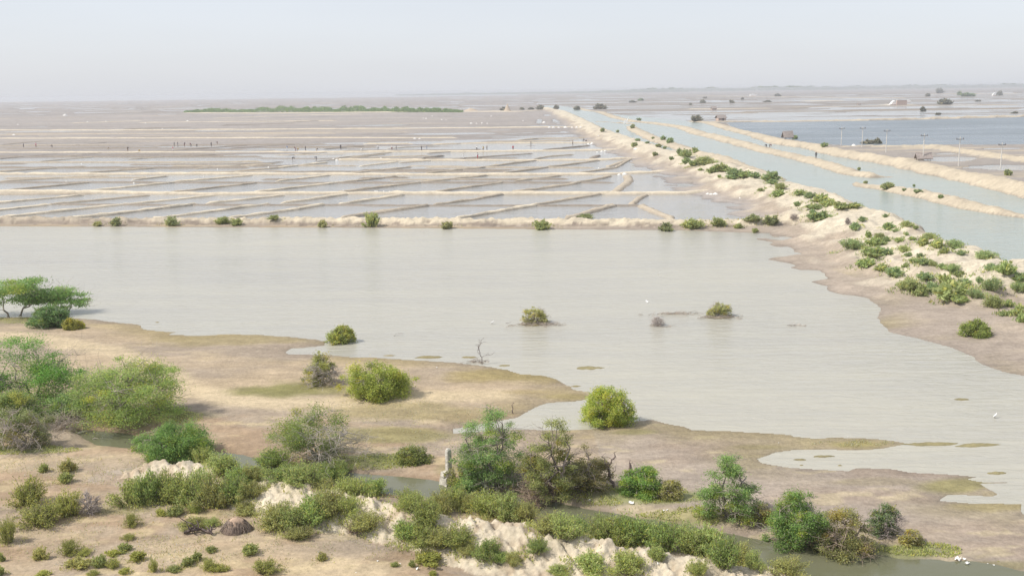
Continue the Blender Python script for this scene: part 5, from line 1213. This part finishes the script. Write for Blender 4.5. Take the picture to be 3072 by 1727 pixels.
people = [
    (R1, 1315, 602, 'stand', 'dark', 'dark', 'first worker of the digging gang, in dark clothes'), (R1, 1341, 602, 'stand', 'dark', 'grey', 'second worker of the digging gang, in dark shirt and grey cloth'), (R1, 1392, 602, 'rake', 'dark', 'maroon', 'third worker of the digging gang, leaning forward in dark shirt'), (R1, 1440, 606, 'rake', 'maroon', 'dark', 'worker in a maroon shirt within the digging gang'), (R1, 1485, 607, 'stoop', 'dark', 'dark', 'stooping worker in dark clothes within the digging gang'), (R1, 1594, 604, 'stand', 'dark', 'dark', 'worker in dark clothes apart from the digging gang'), (R1, 1640, 584, 'stoop', 'grey', 'brown', 'worker in grey bending beyond the digging gang'),
    (R1, 1305, 640, 'stand', 'red', 'white', 'person in red top and white cloth on the bund before the gang'), (R1, 965, 638, 'rake', 'dark', 'brown', 'worker in dark top standing by a yellowish heap'), (R1, 1050, 648, 'stoop', 'yellow', 'brown', 'stooping worker in a yellow top at the pale bund'), (R1, 820, 645, 'stand', 'tan', 'white', 'person in tan standing on the pale bund'), (R1, 178, 612, 'stand', 'dark', 'dark', 'lone dark figure out in the wet pans'), (R1, 272, 608, 'stand', 'pink', 'maroon', 'lone person in pink out in the wet pans'), (R1, 393, 610, 'stoop', 'dark', 'dark', 'stooping dark figure beyond the person in pink'),
    (R1, 2165, 634, 'stand', 'blue', 'white', 'person in blue top and white cloth by the bund'), (R1, 2228, 640, 'rake', 'maroon', 'maroon', 'worker in maroon beside the one in yellow'), (R1, 2243, 638, 'stoop', 'yellow', 'maroon', 'stooping worker in yellow beside the one in maroon'), (R1, 2305, 636, 'stand', 'dark', 'dark', 'standing worker in dark clothes between the yellow and the stooping one'), (R1, 2388, 640, 'stoop', 'dark', 'tan', 'stooping worker in dark top and tan cloth by the bund'), (R1, 2208, 708, 'stoop', 'dark', 'dark', 'bent worker in dark clothes out on a wet pan'), (R1, 2385, 704, 'stoop', 'grey', 'dark', 'bent worker in grey beside a cluster of salt heaps'), (R1, 2570, 626, 'stand', 'dark', 'dark', 'tall worker in dark clothes standing at the wet pan edge'),
    (R2, 150, 642, 'stoop', 'white', 'white', 'stooping worker in white on the pale bund'), (R2, 278, 628, 'stand', 'white', 'dark', 'worker in white shirt and dark cloth behind the bund'), (R2, 382, 632, 'stand', 'white', 'maroon', 'worker in white shirt and maroon cloth behind the bund'), (R2, 415, 632, 'stand', 'grey', 'grey', 'worker in grey next to the pair in white shirts'), (R2, 605, 636, 'stand', 'dark', 'dark', 'worker in black beside one in grey blue'), (R2, 645, 636, 'stand', 'blue', 'grey', 'worker in blue shirt beside one in black'), (R2, 1022, 634, 'stand', 'white', 'dark', 'worker in white shirt beside one in yellow'), (R2, 1070, 638, 'rake', 'yellow', 'brown', 'worker in yellow leaning beside one in brown'), (R2, 1098, 634, 'stand', 'brown', 'dark', 'worker in brown standing behind the one in yellow'),
    (R2, 1295, 635, 'stand', 'red', 'maroon', 'person in bright red top alone on the pale bund'), (R2, 1430, 598, 'stand', 'dark', 'dark', 'dark figure alone on a far bund'), (R2, 1745, 594, 'stand', 'brown', 'dark', 'figure in brown on the far bund near the dike'), (R2, 1825, 574, 'rake', 'dark', 'dark', 'leaning dark figure by salt heaps near the dike'), (R2, 1845, 574, 'stoop', 'dark', 'grey', 'stooping figure by salt heaps near the dike'), (R2, 920, 698, 'stand', 'white', 'white', 'person all in white in a wet pan'), (R2, 1028, 694, 'stand', 'white', 'red', 'person in white shirt and red cloth in a wet pan'),
    (R3, 630, 611, 'stoop', 'dark', 'dark', 'dark figure squatting on the canal bank'), (R3, 657, 611, 'stoop', 'maroon', 'dark', 'figure in maroon squatting beside the dark one on the canal bank'), (R3, 1005, 694, 'stand', 'dark', 'dark', 'dark figure standing on the canal bank near its end')]
for i, (Rn, x, y, pose, shirt, cloth, label) in enumerate(people):
    p = place(*Rn(x, y))
    o = link('person', BODY[pose], None, p, (0, 0, rnd.uniform(-1.9, 1.9)), (.92, .92, .92))
    for k, mt in enumerate((SKIN, CL[cloth], CL[shirt], HAIR)):
        o.material_slots[k].link = 'OBJECT'; o.material_slots[k].material = mt
    tag(o, label, 'person', 'people working at the salt pans')

# ------------------------------------------------------------------ short grass and dry stubble (nobody could count it)
def grass(name, zones, n, col, seed, hgt, wid):
    rg = np.random.RandomState(seed); C = []
    for px, py, rx, ry, k in zones:
        m_ = int(n * k); a = rg.rand(m_) * 6.283; r = np.sqrt(rg.rand(m_))
        E = world_ellipse(px, py, rx, ry)
        dy = E[3] * r * np.sin(a)
        C.append(np.stack([E[0] + E[4] * dy + E[2] * r * np.cos(a), E[1] + dy], 1))
    C = np.concatenate(C); z = gz(C[:, 0], C[:, 1]); k = z > .03; C = C[k]; z = z[k]
    cl = fbm(C[:, 0] / .7, C[:, 1] / .7, seed, 2) > -.15; C = C[cl]; z = z[cl]
    m_ = len(C); h = hgt * rg.uniform(.5, 1.4, m_)
    d = np.stack([rg.normal(size=m_) * .35, rg.normal(size=m_) * .35, np.ones(m_)], 1)
    V, Q = leaf_quads(np.stack([C[:, 0], C[:, 1], z + h * .4], 1), d, h, wid, rg)
    tag(link(name, new_mesh(name, V, Q, leaf_cols(m_, col, rg, .2, .3), False, [LEAF])), kind='stuff')
grass('grass', [(1130, 1392, 210, 22, .8), (1950, 1500, 230, 26, 1), (2080, 1560, 220, 24, .8), (2700, 1660, 190, 26, 1), (80, 1365, 170, 16, .5), (450, 1268, 170, 24, .7), (1450, 1455, 110, 18, .5), (80, 962, 140, 12, .3), (1700, 1480, 160, 26, .6), (2900, 1700, 220, 14, .5)], 2600, (.25, .28, .115), 31, .085, .05)
grass('dry_grass', [(300, 1600, 420, 110, 1.2), (760, 1650, 480, 70, 1.0), (180, 1430, 260, 50, .7), (1250, 1240, 300, 40, .5), (1800, 1500, 420, 60, .6), (1150, 1330, 260, 40, .4), (2560, 1334, 130, 12, .4)], 2400, (.42, .36, .20), 32, .085, .03)

def undergrowth(rows, per, reach, col, seed, h0, h1, size):
    rg = np.random.RandomState(seed); Cn = []
    for px, base, wpx, hpx in rows:
        p = place(px, base - 3); w = wpx * p.y / FPX
        n_ = int(per * w); a = rg.rand(n_) * 6.283; r = w * reach * np.sqrt(rg.rand(n_))
        Cn.append(np.stack([p.x + r * np.cos(a), p.y + .2 * w + r * .8 * np.sin(a)], 1))
    Cn = np.concatenate(Cn); f = size / .04; Cn = Cn[fbm(Cn[:, 0] / (.45 * f), Cn[:, 1] / (.45 * f), 78, 3) > .02]; zc = gz(Cn[:, 0], Cn[:, 1]); Cn = Cn[zc > .06]; zc = zc[zc > .06]
    n_ = len(Cn); hh = rg.uniform(h0, h1, n_)
    V, Q = leaf_quads(np.stack([Cn[:, 0], Cn[:, 1], zc + rg.rand(n_) * hh], 1), np.stack([rg.normal(size=n_) * .4, rg.normal(size=n_) * .4, np.ones(n_)], 1), rg.uniform(2, 4, n_) * size, size, rg)
    tag(link('undergrowth', new_mesh('undergrowth', V, Q, leaf_cols(n_, col, rg, .25, .3), False, [LEAF])), kind='stuff')
undergrowth(mound_rows, 420, .95, (.235, .265, .11), 77, .08, .34, .04)
undergrowth(dike_rows, 120, 1.0, (.20, .235, .125), 79, .08, .30, .09)
undergrowth(bank_rows, 40, 1.2, (.19, .195, .11), 80, .06, .25, .10)
undergrowth(fore_rows, 220, .9, (.26, .25, .12), 81, .03, .12, .03)

# ------------------------------------------------------------------ hazy air
hz = Box(); x0, x1, y0, y1, z0, z1 = -17000, 17000, -80, 16500, -3.0, 19.5
hz.box(((x0 + x1) / 2, (y0 + y1) / 2, (z0 + z1) / 2), (x1 - x0, y1 - y0, z1 - z0))
hm_ = bpy.data.materials.new('haze'); hm_.use_nodes = True; hn = hm_.node_tree.nodes
hn.remove(hn['Principled BSDF'])
pv = hn.new('ShaderNodeVolumePrincipled'); pv.inputs['Color'].default_value = (.74, .77, .82, 1); pv.inputs['Density'].default_value = .00026; pv.inputs['Anisotropy'].default_value = .2
hm_.node_tree.links.new(pv.outputs[0], hn['Material Output'].inputs['Volume'])
haze = link('haze', hz.mesh('haze', hm_)); tag(haze, kind='stuff')
